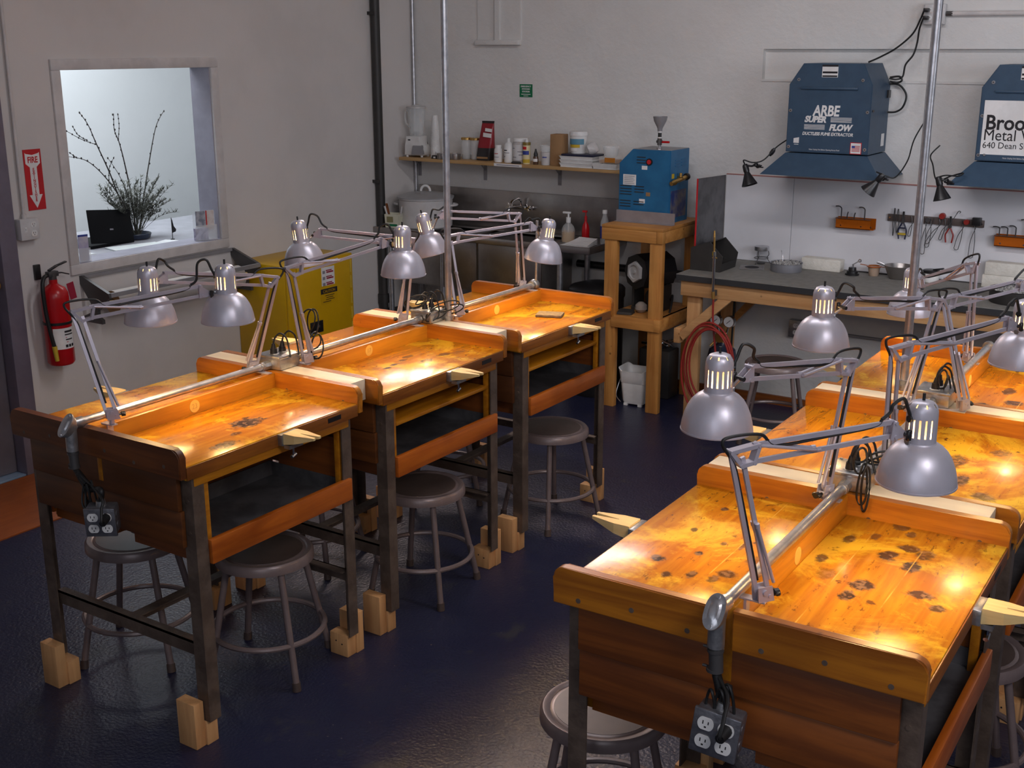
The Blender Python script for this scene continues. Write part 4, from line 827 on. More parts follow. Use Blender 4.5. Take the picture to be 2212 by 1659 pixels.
def papers(name, label, y, x, w, d, rz, mat, n=1):
    m = MB()
    for k in range(n): m.box(-d/2+0.004*k, d/2-0.003*k, -w/2, w/2-0.003*k, 0.0006+0.0022*k, 0.0024+0.0022*k)
    q = m.build(name, mat); q.location = (x, y, 1.0); q.rotation_euler = (0,0,rz); return tag(q, label, 'papers')
papers('magazine', 'open pale magazine lying on the sill in front of the laptop', 2.20, -1.005, 0.30, 0.15, -0.25, pmat('pale_print', (0.72, 0.80, 0.80), 0.5, 0, (0.86, 0.86, 0.85), 12), 3)
papers('paper_stack', 'loose white papers at the corner of the office counter near the brochure holder', 1.81, -1.02, 0.22, 0.10, 0.2, M_paper, 3)
papers('leaflet', 'single leaflet lying on the counter under the little black pennant', 2.41, -1.0, 0.14, 0.10, 0.3, M_paper, 1)
def holder(label, loc, rz, w, h, cards):
    o = thing('brochure_holder', label, 'brochure holder', loc, rz)
    m = MB(); m.box(-w/2, w/2, -0.003, 0.0, 0, h*0.92); m.box(-w/2, w/2, -0.028, 0.0, 0, 0.003); m.box(-w/2, w/2, -0.030, -0.027, 0, h*0.5); m.build('acrylic_stand', M_glass, o)
    for (x0, x1, z0, z1, mt, dy) in cards:
        m = MB(); m.box(x0, x1, -0.022+dy, -0.018+dy, z0, z1); m.build('brochure', mt, o)
    return o
holder('small clear brochure holder with a mauve leaflet on the window sill near the outlet box', (-0.835, 1.722, 1.009), 1.35, 0.062, 0.14, [(-.026, .026, .004, .128, pmat('mauve_leaflet', (0.42, 0.38, 0.52), 0.5, 0, (0.55, 0.52, 0.58), 25), 0), (-.026, .026, .128, .138, M_bluep, 0)])
holder('clear brochure holder full of printed cards on the sill by the window reveal', (-0.850, 2.560, 1.009), 1.25, 0.13, 0.17, [(-.055, .002, .075, .165, pmat('grey_photo_card', (0.20, 0.22, 0.27), 0.5, 0, (0.45, 0.46, 0.50), 40), 0), (.006, .055, .055, .165, pmat('pink_cream_card', (0.60, 0.50, 0.46), 0.5, 0, (0.72, 0.66, 0.62), 30), 0.003), (-.075, .012, .004, .070, pmat('lilac_print_card', (0.62, 0.63, 0.78), 0.5, 0, (0.30, 0.30, 0.42), 45), -0.006), (.006, .012, .07, .165, M_redm, 0.001)])
o = thing('small_pennant', 'tiny black pennant on a thin rod standing on the office counter', 'pennant', (-1.05, 2.500, 1.0))
m = MB(); m.cyl((0,0,0), (0,0,0.125), 0.0022, n=6); m.cyl((0,0,0), (0,0,0.004), 0.012, n=12); m.build('rod', M_black, o)
m = MB(); m.prism([(0,.122), (.006,.11), (.014,.075), (.030,.055), (.026,.042), (.012,.040), (0,.036)], -0.001, 0.001, lambda a, b, h: (h, a, b)); m.build('flag', M_black, o)

# ------------------------------------------------------------------ back wall, left half: sign, shelf, sink
o = thing('emergency_sign', 'small green EMERGENCY EYEWASH STATION sign on the plaster wall', 'sign', (0.106, YB-0.0015, 1.793))
m = MB(); m.box(-0.048, 0.048, -0.0015, 0.0015, -0.040, 0.040); m.build('sign_panel', M_green, o)
MF = lambda x, z, y=-0.0017: face_M((x, y, z), (1,0,0), (0,0,1))
for k, (tx, sz, z) in enumerate((('EMERGENCY', 0.0135, 0.022), ('EYEWASH', 0.0135, 0.006), ('STATION', 0.0135, -0.010))): text_obj('lettering', tx, sz, MF(0, z), M_label, o, offset=0.0004, align='CENTER', ext=0.0002)
m = MB(); m.box(-0.035, 0.035, -0.0018, -0.0014, -0.024, -0.020); m.box(-0.018, 0.018, -0.0018, -0.0014, -0.034, -0.031); m.build('small_print', M_label, o)
o = thing('wall_shelf', 'long pine shelf on steel brackets above the sink', 'shelf', (0.08, YB, 1.334))
m = MB(); m.box(-0.825, 0.905, -0.25, 0.0, 0.0, 0.020, bev=0.002); m.build('board', M_shelfw, o)
for x in (-0.840+0.0, -0.293, 0.284):
    m = MB(); m.box(x-0.013, x+0.013, -0.003, 0.0, -0.125, 0.0); m.box(x-0.013, x+0.013, -0.20, 0.0, -0.003, 0.0); m.bar((x,-0.002,-0.06), (x,-0.07,-0.002), 0.010, 0.003)
    for z in (-0.11, -0.03): m.cyl((x, -0.005, z), (x, -0.002, z), 0.005, n=8)
    m.build('bracket', M_grey, o)
m = MB(); m.box(-0.055, 0.155, -0.2515, -0.25, 0.001, 0.019); m.build('label_strip', M_label, o); m = MB(); m.box(-0.035, 0.135, -0.2520, -0.2515, 0.007, 0.012); m.build('label_print', M_print, o)
SZ = 1.3542
def place(o, x, y, z=SZ, rz=0.0): o.location = (x, y, z); o.rotation_euler = (0,0,rz); return o
o = place(thing('blender', 'white blender with a clear jar at the corner end of the shelf', 'blender'), -0.665, 4.315, SZ, 0.15)
m = MB(); m.prism([(-.070,0.012), (.070,0.012), (.076,.030), (.073,.060), (.062,.075), (.050,.078), (.045,.135), (-.055,.135), (-.064,.075)], -0.058, 0.050, lambda a, b, h: (a, h, b), bev=0.004); m.build('motor_base', M_white, o)
m = MB(); m.hexa([(-.0,-.085,.02), (.078,-.085,.02), (.078,-.05,.02), (.0,-.05,.02), (.0,-.068,.075), (.070,-.068,.072), (.070,-.05,.078), (.0,-.05,.078)]); m.build('control_panel', M_grey, o)
for x, y in ((-.055,-.045), (.055,-.045), (-.055,.04), (.055,.04)): m = MB(); m.cyl((x,y,0), (x,y,.014), .009, n=10); m.build('foot', M_white, o)
m = MB(); m.box(-.040,-.022,-.0595,-.058,.108,.116); m.build('switch', M_ink, o)
m = MB(); m.lathe([(.045,.135), (.047,.15), (.062,.315), (.064,.318), (.060,.318), (.045,.152), (0,.150)], 24, (-0.005,0,0)); m.build('jar', M_glass, o)
m = MB(); m.lathe([(0,.338), (.030,.338), (.033,.330), (.066,.328), (.067,.316), (0,.314)], 24, (-0.005,0,0)); m.build('jar_lid', pmat('clear_lid', (0.62, 0.60, 0.58), 0.3, alpha=0.8), o)
m = MB(); m.tube(spline([(-.060,0,.30), (-.088,0,.29), (-.085,0,.22), (-.050,0,.19)], 6), .007, 8); m.build('jar_handle', M_glass, o)
m = MB(); m.cyl((0,0,.15), (0,0,.162), .018, n=10); m.build('blade_hub', M_grey, o)
o = place(thing('cup_stack', 'tall stack of white plastic cups beside the blender', 'cup stack'), -0.520, 4.32)
m = MB(); pr = [(0,0), (.034,0)]
for k in range(34): z = .006+k*.0053; pr += [(.0338-.0002*k, z), (.0325-.0002*k, z+.0015), (.0325-.0002*k, z+.0045)]
pr += [(.026,.195), (.0185,.270), (.0165,.274), (0,.274)]
m.lathe(pr, 22); m.build('cups', M_white, o)
o = place(thing('dark_clip', 'small black clip lying on the shelf in front of the cup stack', 'clip'), -0.465, 4.245)
m = MB(); m.prism([(-.026,0), (.026,0), (.020,.022), (-.018,.022)], -.014, .014, lambda a, b, h: (a, h, b), bev=.002); m.build('body', M_charcoal, o); m = MB(); m.box(-.006,.010,-.0155,-.014,.004,.014); m.build('sticker', M_label, o); m = MB(); m.cyl((0,0,.02), (.002,.004,.045), .002, n=6); m.build('pin', M_grey, o)
def jar_thing(name, label, cat, x, y, r, h, mats, lid=None, z=SZ, neck=None, prof=None, group=None, body='body'):
    o = place(thing(name, label, cat, group=group), x, y, z)
    m = MB(); m.lathe(prof or [(0,0), (r*.92,0), (r,.006), (r,h-.012), (r*.9,h), (0,h)], 22); m.build(body, mats, o)
    if lid: lr, lh, lm = lid; m = MB(); m.lathe([(0,h-.001), (lr,h-.001), (lr,h+lh-.002), (lr*.94,h+lh), (0,h+lh)], 22); m.build('lid', lm, o)
    return o
def wrap(o, r, z0, z1, a0, a1, mat, name='label', off=.0007):
    m = MB(); n = 12; ts = [math.radians(a0+(a1-a0)*k/n) for k in range(n+1)]; rr = r+off
    l = [m.bm.verts.new((rr*math.sin(t), -rr*math.cos(t), z0)) for t in ts]; h = [m.bm.verts.new((rr*math.sin(t), -rr*math.cos(t), z1)) for t in ts]; m.bridge(l, h, close=False)
    return m.build(name, mat, o, recalc=False)
# tins
for k, (x, y, lab) in enumerate(((-.408, 4.250, 'low round tin on the shelf, just past the steel pole'), (-.330, 4.275, 'low round tin on the shelf touching the tall glass jars'))):
    o = place(thing('round_tin', lab, 'tin', group='low round tins on the shelf'), x, y); m = MB(); m.lathe([(0,0), (.038,0), (.039,.004), (.039,.022), (.041,.023), (.041,.036), (.038,.038), (0,.038)], 24); m.build('tin', M_stainless, o); m = MB(); m.cyl((0,0,.0378), (0,0,.039), .014, n=16); m.build('lid_mark', M_label, o)
for k, (x, y, lab, c) in enumerate(((-.283, 4.342, 'tall clear glass jar with a gold lid, nearer the tins', M_brass), (-.213, 4.345, 'tall clear glass jar with a gold lid, touching the red bag', M_brass))):
    o = jar_thing('glass_jar', lab, 'jar', x, y, .033, .125, M_glass, (.035, .014, c), group='tall glass jars on the shelf')
    m = MB(); m.cyl((0,0,.1395), (0,0,.1402), .010, n=14); m.build('lid_dot', M_label, o); m = MB(); m.lathe([(0,.004), (.029,.004), (.029,.03), (0,.03)], 16); m.build('contents', M_pumice, o)
o = place(thing('coffee_bag', 'red and black foil bag with a folded top standing on the shelf', 'bag'), -0.118, 4.335, SZ, 0.1)
m = MB(); rr_ = [(0,.052,.040), (.03,.056,.040), (.08,.055,.036), (.14,.050,.028), (.20,.045,.016), (.235,.044,.006), (.25,.046,.003)]
prev = None
for (z, a, b) in rr_:
    cx_ = -.010 + z*0.10; ring = [m.bm.verts.new((cx_ + math.copysign(abs(math.cos(t))**.55, math.cos(t))*a, math.copysign(abs(math.sin(t))**.55, math.sin(t))*b, z)) for t in [2*PI*k/20 for k in range(20)]]
    if prev: m.bridge(prev, ring, mi=(1 if (z > .11 and z < .245) else 0))
    else: m.bm.faces.new(ring[::-1])
    prev = ring
m.bm.faces.new(prev); m.build('bag', [pmat('black_foil', (0.02, 0.016, 0.016), 0.3), pmat('red_foil', (0.30, 0.012, 0.02), 0.35)], o)
m = MB(); m.box(-.022,.036,-.0345,-.030,.150,.176, M=Matrix.Rotation(0.1,4,'Y')); m.box(-.012,.036,-.0310,-.026,.186,.206, M=Matrix.Rotation(0.1,4,'Y')); m.build('bag_print', M_label, o)
m = MB(); m.box(-.05,.03,-.0415,-.040,.012,.024); m.build('bag_band', M_cardb, o)
o = jar_thing('plastic_bottle', 'short white pill style bottle next to the red bag', 'bottle', .014, 4.275, .026, .085, M_white, (.020, .022, M_white)); wrap(o, .026, .018, .068, -70, 60, M_label); wrap(o, .026, .03, .034, -40, 40, M_print, 'print', .0012); wrap(o, .026, .052, .056, -30, 30, M_redm, 'print', .0012)
o = jar_thing('plastic_bottle', 'taller white bottle with narrow neck and black printed label', 'bottle', .088, 4.285, .029, .118, M_white, None, prof=[(0,0), (.028,0), (.029,.005), (.029,.110), (.022,.122), (.013,.128), (.012,.150), (.010,.152), (0,.152)])
wrap(o, .029, .074, .080, -60, 10, M_ink, 'print', .0010); wrap(o, .029, .060, .064, -50, 40, M_print, 'print', .0010); wrap(o, .029, .036, .040, -60, -20, M_ink, 'print', .0010)
o = jar_thing('plastic_tub', 'large white screw top tub with a printed label on the shelf', 'tub', .165, 4.300, .046, .135, M_cloudy, (.048, .020, M_white)); wrap(o, .046, .02, .115, -75, 75, pmat('tub_label', (0.70, 0.68, 0.67), 0.6)); [wrap(o, .046, z, z+.005, a, b, M_print, 'print', .0013) for z, a, b in ((.09,-60,-15), (.07,10,55), (.05,20,60), (.035,-50,0))]
o = place(thing('black_sponge', 'flat black pad lying at the shelf front before the white tub', 'pad'), .175, 4.238); m = MB(); m.lathe([(0,0), (.030,0), (.034,.006), (.026,.014), (0,.016)], 18); bmesh.ops.scale(m.bm, vec=(1.1,.6,1), verts=m.bm.verts[:]); m.build('pad', M_charcoal, o)
o = jar_thing('adhesive_bottle', 'bottle with a yellow, blue and red label and a white tip', 'bottle', .237, 4.262, .024, .118, pmat('cream_plastic', (0.78, 0.68, 0.40), 0.4), (.026, .016, pmat('olive_cap', (0.22, 0.15, 0.02), 0.4)))
m = MB(); m.cyl((0,0,.134), (0,0,.152), .012, .010, n=12); m.build('tip', M_white, o); wrap(o, .024, .008, .030, -85, 85, M_yp, 'label'); wrap(o, .024, .058, .082, -80, 70, M_bluep, 'label'); wrap(o, .024, .090, .108, -80, 30, M_redm, 'label')
o = jar_thing('dropper_bottle', 'small brown bottle with a black pointed cap', 'bottle', .305, 4.262, .017, .050, pmat('brown_glass', (0.10, 0.05, 0.03), 0.2)); m = MB(); m.lathe([(.013,.05), (.013,.064), (.006,.085), (.005,.096), (0,.097)], 14); m.build('cap', M_black, o); wrap(o, .017, .018, .036, -70, 70, M_label)
o = place(thing('clear_cup', 'translucent plastic measuring cup nested in another on the shelf', 'cup'), .375, 4.270); m = MB(); m.lathe([(0,.002), (.028,0), (.034,.078), (.036,.080), (.033,.079), (.027,.004), (0,.004)], 22); m.build('cup', M_cloudy, o); m = MB(); m.lathe([(.033,.080), (.038,.118), (.040,.120), (.036,.118), (.032,.082)], 22); m.build('inner_cup', M_glass, o); wrap(o, .032, .046, .052, -10, 40, M_bluep, 'print', .0012)
o = place(thing('cardboard_tube_box', 'tall plain brown cardboard box standing on the shelf', 'box'), .452, 4.300, SZ, 0.05); m = MB(); m.box(-.042, .042, -.04, .04, 0, .190, bev=.002); m.build('box', M_cardb, o)
o = place(thing('foam_tray_stack', 'stack of white trays with a dark blue cloth on top', 'trays'), .625, 4.285)
for k in range(3):
    m = MB(); z = k*.021; m.box(-.112, .112, -.072, .072, z, z+.006, bev=.002); P4 = [(-.112,-.072), (.112,-.072), (.112,.072), (-.112,.072)]
    a = [m.bm.verts.new((x*.97, y*.97, z+.006)) for x, y in P4]; b = [m.bm.verts.new((x*1.06, y*1.06, z+.026)) for x, y in P4]; c_ = [m.bm.verts.new((x*1.09, y*1.09, z+.025)) for x, y in P4]; m.bridge(a, b); m.bridge(b, c_); m.build('tray', M_white, o)
m = MB(); m.box(-.110, .115, -.070, .075, .066, .080, bev=.006); m.build('blue_liner', M_bluebag, o)
o = place(thing('plaster_bucket', 'small white tub with a blue and yellow label standing on the trays', 'tub'), .590, 4.300, SZ+.0805)
m = MB(); m.lathe([(0,0), (.044,0), (.054,.105), (.057,.106), (.057,.118), (.054,.130), (.049,.132), (0,.130)], 26); m.build('tub', M_white, o); wrap(o, .0505, .055, .088, -60, 70, M_teal, 'label', .0025); wrap(o, .047, .036, .054, -60, 40, M_yp, 'label', .0030); wrap(o, .046, .014, .034, -50, 20, M_label, 'label', .0020)
o = place(thing('clear_bag', 'crumpled clear plastic bag leaning on the trays beside the white tub', 'bag'), .695, 4.29, SZ+.0805); m = MB(); m.ball((0,0,.034), .040, n=14, sz=.85); 
for v in m.bm.verts: v.co += Vector((math.sin(v.co.z*90)*.007, math.sin(v.co.x*110)*.006, math.sin(v.co.y*100)*.004))
m.build('bag', M_cloudy, o)
o = place(thing('food_container', 'clear takeaway container with an orange label on a tray beside the blue machine', 'container'), .830, 4.27)
m = MB(); m.box(-.085, .075, -.062, .062, 0, .006, bev=.002); P4 = [(-.085,-.062), (.075,-.062), (.075,.062), (-.085,.062)]; a = [m.bm.verts.new((x*.97,y*.97,.006)) for x, y in P4]; b = [m.bm.verts.new((x*1.06,y*1.06,.034)) for x, y in P4]; m.bridge(a, b); m.build('tray', M_white, o)
m = MB(); m.box(-.052, .062, -.050, .050, .036, .075, bev=.006); m.lathe([(.040,.075), (.052,.13), (.050,.132), (.038,.078)], 20, (.005,0,0)); m.build('tub', M_glass, o); m = MB(); m.box(-.010, .060, -.0525, -.0505, .042, .070); m.build('orange_label', pmat('orange_print', (0.55, 0.20, 0.02), 0.5), o); m = MB(); m.box(-.045,.055,-.045,.045,.0365,.055); m.build('contents', pmat('amber_food', (0.50, 0.22, 0.05), 0.6), o)

# steel sink
o = thing('steel_sink', 'wide stainless sink counter with two deep basins under the shelf', 'sink', (0.03, 4.22, 0)); ox, oy = 0.03, 4.22
X0, X1, Y0, Y1 = XW+0.004-ox, 0.855-ox, 3.985-oy, YB-0.004-oy
m = MB()
bx = [(X0+0.066, -0.56), (-0.04, 0.01), (0.47, X1)]
for a, b in bx: m.box(a, b, Y0, Y1, 0.872, 0.900, bev=0.004)
for a, b in ((-0.56, -0.04), (0.01, 0.47)): m.box(a, b, Y0, Y0+0.05, 0.872, 0.900, bev=0.004); m.box(a, b, Y1-0.07, Y1, 0.872, 0.900, bev=0.004)
m.box(X0, X1, Y0-0.004, Y0+0.012, 0.872, 0.914, bev=0.005); m.box(X1-0.012, X1+0.004, Y0, Y1, 0.872, 0.914, bev=0.005); m.build('counter', M_stainless, o)
m = MB(); m.box(X0+0.036, X1+0.10, Y1-0.016, Y1, 0.90, 1.152, bev=0.004); m.build('backsplash', M_stainless, o)
for a, b, z in ((-0.56, -0.016, 0.56), (-0.014, 0.47, 0.56)):
    m = MB(); t_ = 0.006
    m.box(a, b, Y0+0.045, Y0+0.045+t_, z, 0.89, bev=0.002); m.box(a, b, Y1-0.07, Y1-0.07+t_, z, 0.89); m.box(a, a+t_, Y0+0.045, Y1-0.07, z, 0.89); m.box(b-t_, b, Y0+0.045, Y1-0.07, z, 0.89); m.box(a, b, Y0+0.045, Y1-0.07, z-t_, z); m.build('basin', M_stainless, o)
for x in (X0+0.09, -0.30, X1-0.235):
    for y in (Y0+0.06, Y1-0.075):
        m = MB(); m.cyl((x, y, 0.0), (x, y, 0.872), 0.019, n=12); m.cyl((x,y,0), (x,y,0.05), 0.023, n=12); m.build('leg', M_steel, o)
o2 = thing('faucet', 'chrome two handle wall faucet above the sink basins', 'faucet', (0.10, YB-0.022, 1.055))
m = MB(); m.cyl((-0.085,-0.03,0), (0.085,-0.03,0), 0.013, n=12); [m.cyl((x,0,0), (x,-0.03,0), 0.016, n=12) for x in (-.07,.07)]; m.build('body', M_chrome, o2)
m = MB(); m.tube(spline([(0,-.03,0), (0,-.032,.045), (0,-.07,.062), (0,-.14,.045), (0,-.175,-.01)], 6), .009, 10); m.build('spout', M_chrome, o2)
for x in (-.07,.07): m = MB(); m.cyl((x,-.042,0), (x,-.060,.006), .011, n=10); [m.bar((x-.024*math.cos(a),-.062,.006-.024*math.sin(a)), (x+.024*math.cos(a),-.062,.006+.024*math.sin(a)), .008, .008) for a in (.4, .4+PI/2)]; m.build('handle', M_chrome, o2)
CZ = 0.9005
o = place(thing('stockpot', 'big white enamel stockpot with lid and looped knob on the sink counter', 'pot'), -0.553, 4.245, CZ, 0.35)
m = MB(); m.lathe([(0,0), (.165,0), (.176,.010), (.180,.185), (.187,.190), (.187,.197), (0,.196)], 40); m.build('pot', M_offwhite, o)
m = MB(); m.lathe([(.190,.197), (.191,.204), (.180,.206), (.130,.222), (.06,.232), (0,.234)], 40); m.build('lid', pmat('grey_enamel_lid', (0.42, 0.42, 0.43), 0.3), o)
m = MB(); m.tube([(.032*math.cos(t), 0, .236+.036*math.sin(t)) for t in [PI*k/12 for k in range(13)]], .0085, 8); m.build('lid_knob', M_white, o)
for s in (-1, 1): m = MB(); m.tube([(s*(.178+.038*math.sin(t)), .05*math.cos(t), .150) for t in [PI*k/10 for k in range(11)]], .008, 8); m.build('side_handle', M_offwhite, o)
o = place(thing('brush_carton', 'cut down milk carton holding brushes on the sink counter by the black pipe', 'carton'), -0.668, 4.050, CZ, 0.25)
P4 = [(-.044,-.044), (.044,-.044), (.044,.044), (-.044,.044)]; m = MB(); a = [m.bm.verts.new((x,y,0)) for x, y in P4]; b = [m.bm.verts.new((x*1.12,y*1.12,.100)) for x, y in P4]; c_ = [m.bm.verts.new((x*1.08,y*1.08,.100)) for x, y in P4]; d_ = [m.bm.verts.new((x*.94,y*.94,.004)) for x, y in P4]; m.bm.faces.new(a[::-1]); m.bridge(a, b); m.bridge(b, c_); m.bridge(c_, d_); m.bm.faces.new(d_); m.build('carton', pmat('cream_carton', (0.70, 0.68, 0.52), 0.5), o)
m = MB(); m.box(-.038,.040,-.0476,-.0458,.022,.036); m.build('green_band', M_green, o); m = MB(); m.box(-.032,.012,-.0498,-.0470,.048,.085); m.build('carton_picture', pmat('olive_print', (0.25, 0.22, 0.10), 0.6), o)
for k, (p, q, w_, mt, lab) in enumerate((((-.02,.0,.006), (-.055,.0,.165), .024, M_darkwood, 'brown handled brush leaning out of the cut down carton'), ((-.030,.005,.006), (-.055,-.03,.150), .014, M_white, 'white stick leaning out of the cut down carton towards the black pipe'), ((.03,.0,.006), (.058,.0,.150), .012, M_cloudy, 'pale stirring stick leaning out of the cut down carton towards the stockpot'))):
    m = MB(); m.bar(p, q, w_, .008, bev=.002); s_ = m.build('brush' if k == 0 else 'stir_stick', mt); place(s_, -0.668, 4.050, CZ, 0.25); tag(s_, lab, 'brush' if k == 0 else 'stick')
def pump(label, x, y, r, h, mb, mp, liquid=None):
    o = place(thing('pump_bottle', label, 'bottle'), x, y, CZ)
    m = MB(); m.lathe([(0,0), (r*.95,0), (r,.006), (r,h*.62), (r*.8,h*.80), (r*.35,h*.95), (r*.32,h), (0,h)], 22); m.build('bottle', mb, o)
    if liquid: m = MB(); m.lathe([(0,.003), (r*.92,.003), (r*.95,.008), (r*.95,h*.52), (0,h*.52)], 20); m.build('soap', liquid, o)
    m = MB(); m.cyl((0,0,h*.97), (0,0,h+.028), r*.36, n=12); m.cyl((0,0,h+.028), (0,0,h+.052), r*.14, n=8); m.box(-r*.9, r*.35, -.008, .008, h+.050, h+.062, bev=.002); m.cyl((0,0,.02), (0,0,h), .003, n=6); m.build('pump', mp, o); return o
pump('clear pump bottle of amber soap on the sink edge', .590, 4.19, .042, .125, M_glass, M_white, M_amber)
pump('slim red pump bottle on the sink beside the soap', .690, 4.23, .024, .135, M_red, M_redm)
o = jar_thing('water_bottle', 'clear bottle with a blue label and white cap standing by the wooden stand', 'bottle', .812, 4.25, .027, .185, M_glass, (.015, .022, M_white), z=CZ, prof=[(0,0), (.027,0), (.027,.130), (.014,.170), (.013,.186), (0,.186)]); wrap(o, .027, .035, .110, -90, 90, M_bluep)
o = place(thing('paper_towels', 'loose white paper towels piled on the sink corner', 'paper towels'), .705, 4.10, CZ, 0.1); m = MB()
for k in range(4): m.hexa([(-.10+.02*k,-.06,.004*k+.0005), (.10,-.065,.004*k+.0005), (.105,.07,.006+.010*k), (-.07+.02*k,.06,.006+.012*k), (-.10+.02*k,-.06,.004*k+.003), (.10,-.065,.004*k+.003), (.105,.07,.009+.010*k), (-.07+.02*k,.06,.009+.012*k)])
m.build('towels', M_label, o)
o = place(thing('glove_pair', 'red and navy rubber gloves hanging beside the blue machine', 'gloves'), .905, 4.30, 1.085)
m = MB(); m.tube(spline([(0,0,0), (-.005,0,.05), (.0,0,.10)], 5), .017, 8); m.build('red_glove', M_red, o); m = MB(); m.tube(spline([(.018,.0,.02), (.015,0,.09), (-.008,.0,.15)], 5), .017, 8); m.build('navy_glove', M_bluebag, o)
# dark things below the sink
o = place(thing('black_drum', 'large black round drum on the floor under the sink edge', 'drum'), .845, 4.11, 0); m = MB(); m.lathe([(0,0), (.150,0), (.160,.02), (.165,.60), (.172,.61), (.172,.655), (.160,.668), (.08,.690), (0,.695)], 36); m.build('drum', M_black, o)
o = place(thing('dark_bin', 'dark round bin on the floor under the sink basins', 'bin'), .30, 4.16, 0); m = MB(); m.lathe([(0,0), (.12,0), (.14,.46), (.145,.47), (.135,.47), (.12,.02), (0,.02)], 28); m.build('bin', M_charcoal, o)
o = place(thing('clear_jug', 'translucent plastic jug on the floor in the corner by the black pipe', 'jug'), -.52, 4.20, 0); m = MB(); m.box(-.10,.10,-.09,.09,0,.40,bev=.03); m.cyl((0,0,.40), (0,0,.44), .03, n=14); m.build('jug', pmat('smoky_plastic', (0.22, 0.21, 0.21), 0.35), o)
m = MB(); m.cyl((.52, YB-.026, .725), (1.47, YB-.026, .725), .024, n=16); m.cyl((.6, YB-.026, .725), (.6, YB-.003, .725), .020, n=12); tag(m.build('waste_pipe', M_black), 'black waste pipe running level along the back wall behind the wooden stand', 'pipe')

# ------------------------------------------------------------------ wooden stand, blue machine, motor, bucket
o = thing('wooden_stand', 'two tier amber timber stand carrying the blue machine', 'stand', (1.20, 4.13, 0)); sx0, sx1, sy0, sy1 = -0.195, 0.195, -0.265, 0.265
m = MB(); m.box(sx0, sx1, sy0, sy1, 1.065, 1.084, bev=0.002); m.build('top_panel', M_standw, o)
for y0, y1 in ((sy0, sy0+0.038), (sy1-0.038, sy1)):
    m = MB(); m.box(sx0, sx1-0.040, y0, y1, 0.998, 1.065, bev=0.003); m.build('top_rail', M_standw, o)
for x0 in (sx0, sx1-0.038): m = MB(); m.box(x0, x0+0.038, sy0+0.04, sy1-0.04, 0.998, 1.065, bev=0.003); m.build('top_rail', M_standw, o)
m = MB(); m.box(sx1-0.040, sx1, sy0-0.001, sy0+0.038, 0.998, 1.066, bev=0.003); m.build('top_rail', M_standz, o)
m = MB(); m.box(sx0+0.045, sx1-0.02, sy0+0.04, sy1-0.04, 0.545, 0.562, bev=0.002); m.build('lower_shelf', M_standw, o)
m = MB(); m.box(sx0+0.075, sx1-0.035, sy0-0.005, sy0+0.033, 0.490, 0.560, bev=0.003); m.build('shelf_rail', M_standw, o)
m = MB(); m.box(sx1-0.040, sx1, sy0-0.005, sy1-0.04, 0.490, 0.562, bev=0.003); m.build('shelf_rail', M_standw, o)
m = MB(); m.box(sx0+0.075, sx1-0.04, sy1-0.038, sy1, 0.490, 0.560, bev=0.003); m.build('shelf_rail', M_standw, o)
for x in (sx0+0.055, sx1-0.045):
    for y in (sy0+0.030, sy1-0.045):
        m = MB(); m.box(x-0.019-0.02, x+0.019+0.02, y-0.02, y+0.02, 0, 0.998, bev=0.003); m.build('leg', M_standz, o)
o = thing('steam_machine', 'bright blue steel steam cleaning machine with a filling funnel on the wooden stand', 'machine', (1.165, 4.195, 1.0845)); mx0, mx1, my0, my1, mz = -0.160, 0.168, -0.135, 0.110, 0.413
m = MB(); m.prism([(mx0,0.0), (mx1,0.0), (mx1,mz), (mx0+0.085,mz), (mx0,mz-0.082)], my0, my1, lambda a, b, h: (a, h, b), bev=0.004); m.build('housing', M_blue, o)
m = MB(); m.box(mx0+0.088, mx1-0.003, my0+0.004, my1-0.003, mz, mz+0.002); m.build('top_plate', M_grey, o)
def slots(x0, x1, z0, n, y, mt, dz=0.016):
    m = MB()
    for k in range(n): m.box(x0, x1, y-0.004, y, z0-k*dz-0.004, z0-k*dz); 
    m.build('vent', mt, o)
for x0, x1, z0, n in ((mx0+0.115, mx0+0.170, 0.372, 3), (mx0+0.012, mx0+0.085, 0.205, 4), (mx0+0.105, mx0+0.165, 0.205, 3), (mx0+0.012, mx0+0.080, 0.120, 3), (mx0+0.100, mx0+0.165, 0.118, 2)): slots(x0, x1, z0, n, my0, M_charcoal)
m = MB()
for k in range(3): m.box(mx1, mx1+0.004, my0+0.06+0.0, my0+0.115, mz-0.060-k*0.016, mz-0.056-k*0.016); m.box(mx1, mx1+0.004, my0+0.14, my0+0.20, mz-0.060-k*0.016, mz-0.056-k*0.016)
m.build('vent', M_blue, o)
for x0, x1, z0, z1, nm, mt in ((mx0+0.028, mx0+0.112, 0.208, 0.268, 'instruction_label', M_label), (mx0+0.147, mx0+0.182, 0.300, 0.322, 'paper_label', M_label), (mx0+0.135, mx0+0.172, 0.108, 0.132, 'paper_label', M_label), (mx0+0.178, mx0+0.205, 0.150, 0.172, 'masking_tape', M_cardb)):
    m = MB(); m.box(x0, x1, my0-0.0012, my0, z0, z1); lb = m.build(nm, mt, o)
    if nm == 'instruction_label':
        m = MB(); [m.box(x0+0.008, x1-0.010-0.006*(k%2), my0-0.0018, my0-0.0012, z1-0.012-k*0.010, z1-0.009-k*0.010) for k in range(5)]; m.build('label_print', M_print, lb)
m = MB(); m.cyl((mx0+0.195, my0-0.006, 0.345), (mx0+0.195, my0, 0.345), 0.020, n=20); m.cyl((mx0+0.195, my0-0.010, 0.345), (mx0+0.195, my0-0.006, 0.345), 0.013, n=16, mi=1); m.build('pressure_knob', [M_black, M_redm], o)
m = MB(); m.box(mx1, mx1+0.0012, my0+0.015, my0+0.215, 0.03, 0.185); m.build('side_sticker', pmat('dark_blue_sticker', (0.02, 0.04, 0.16), 0.4, 0, (0.16, 0.14, 0.14), 16), o)
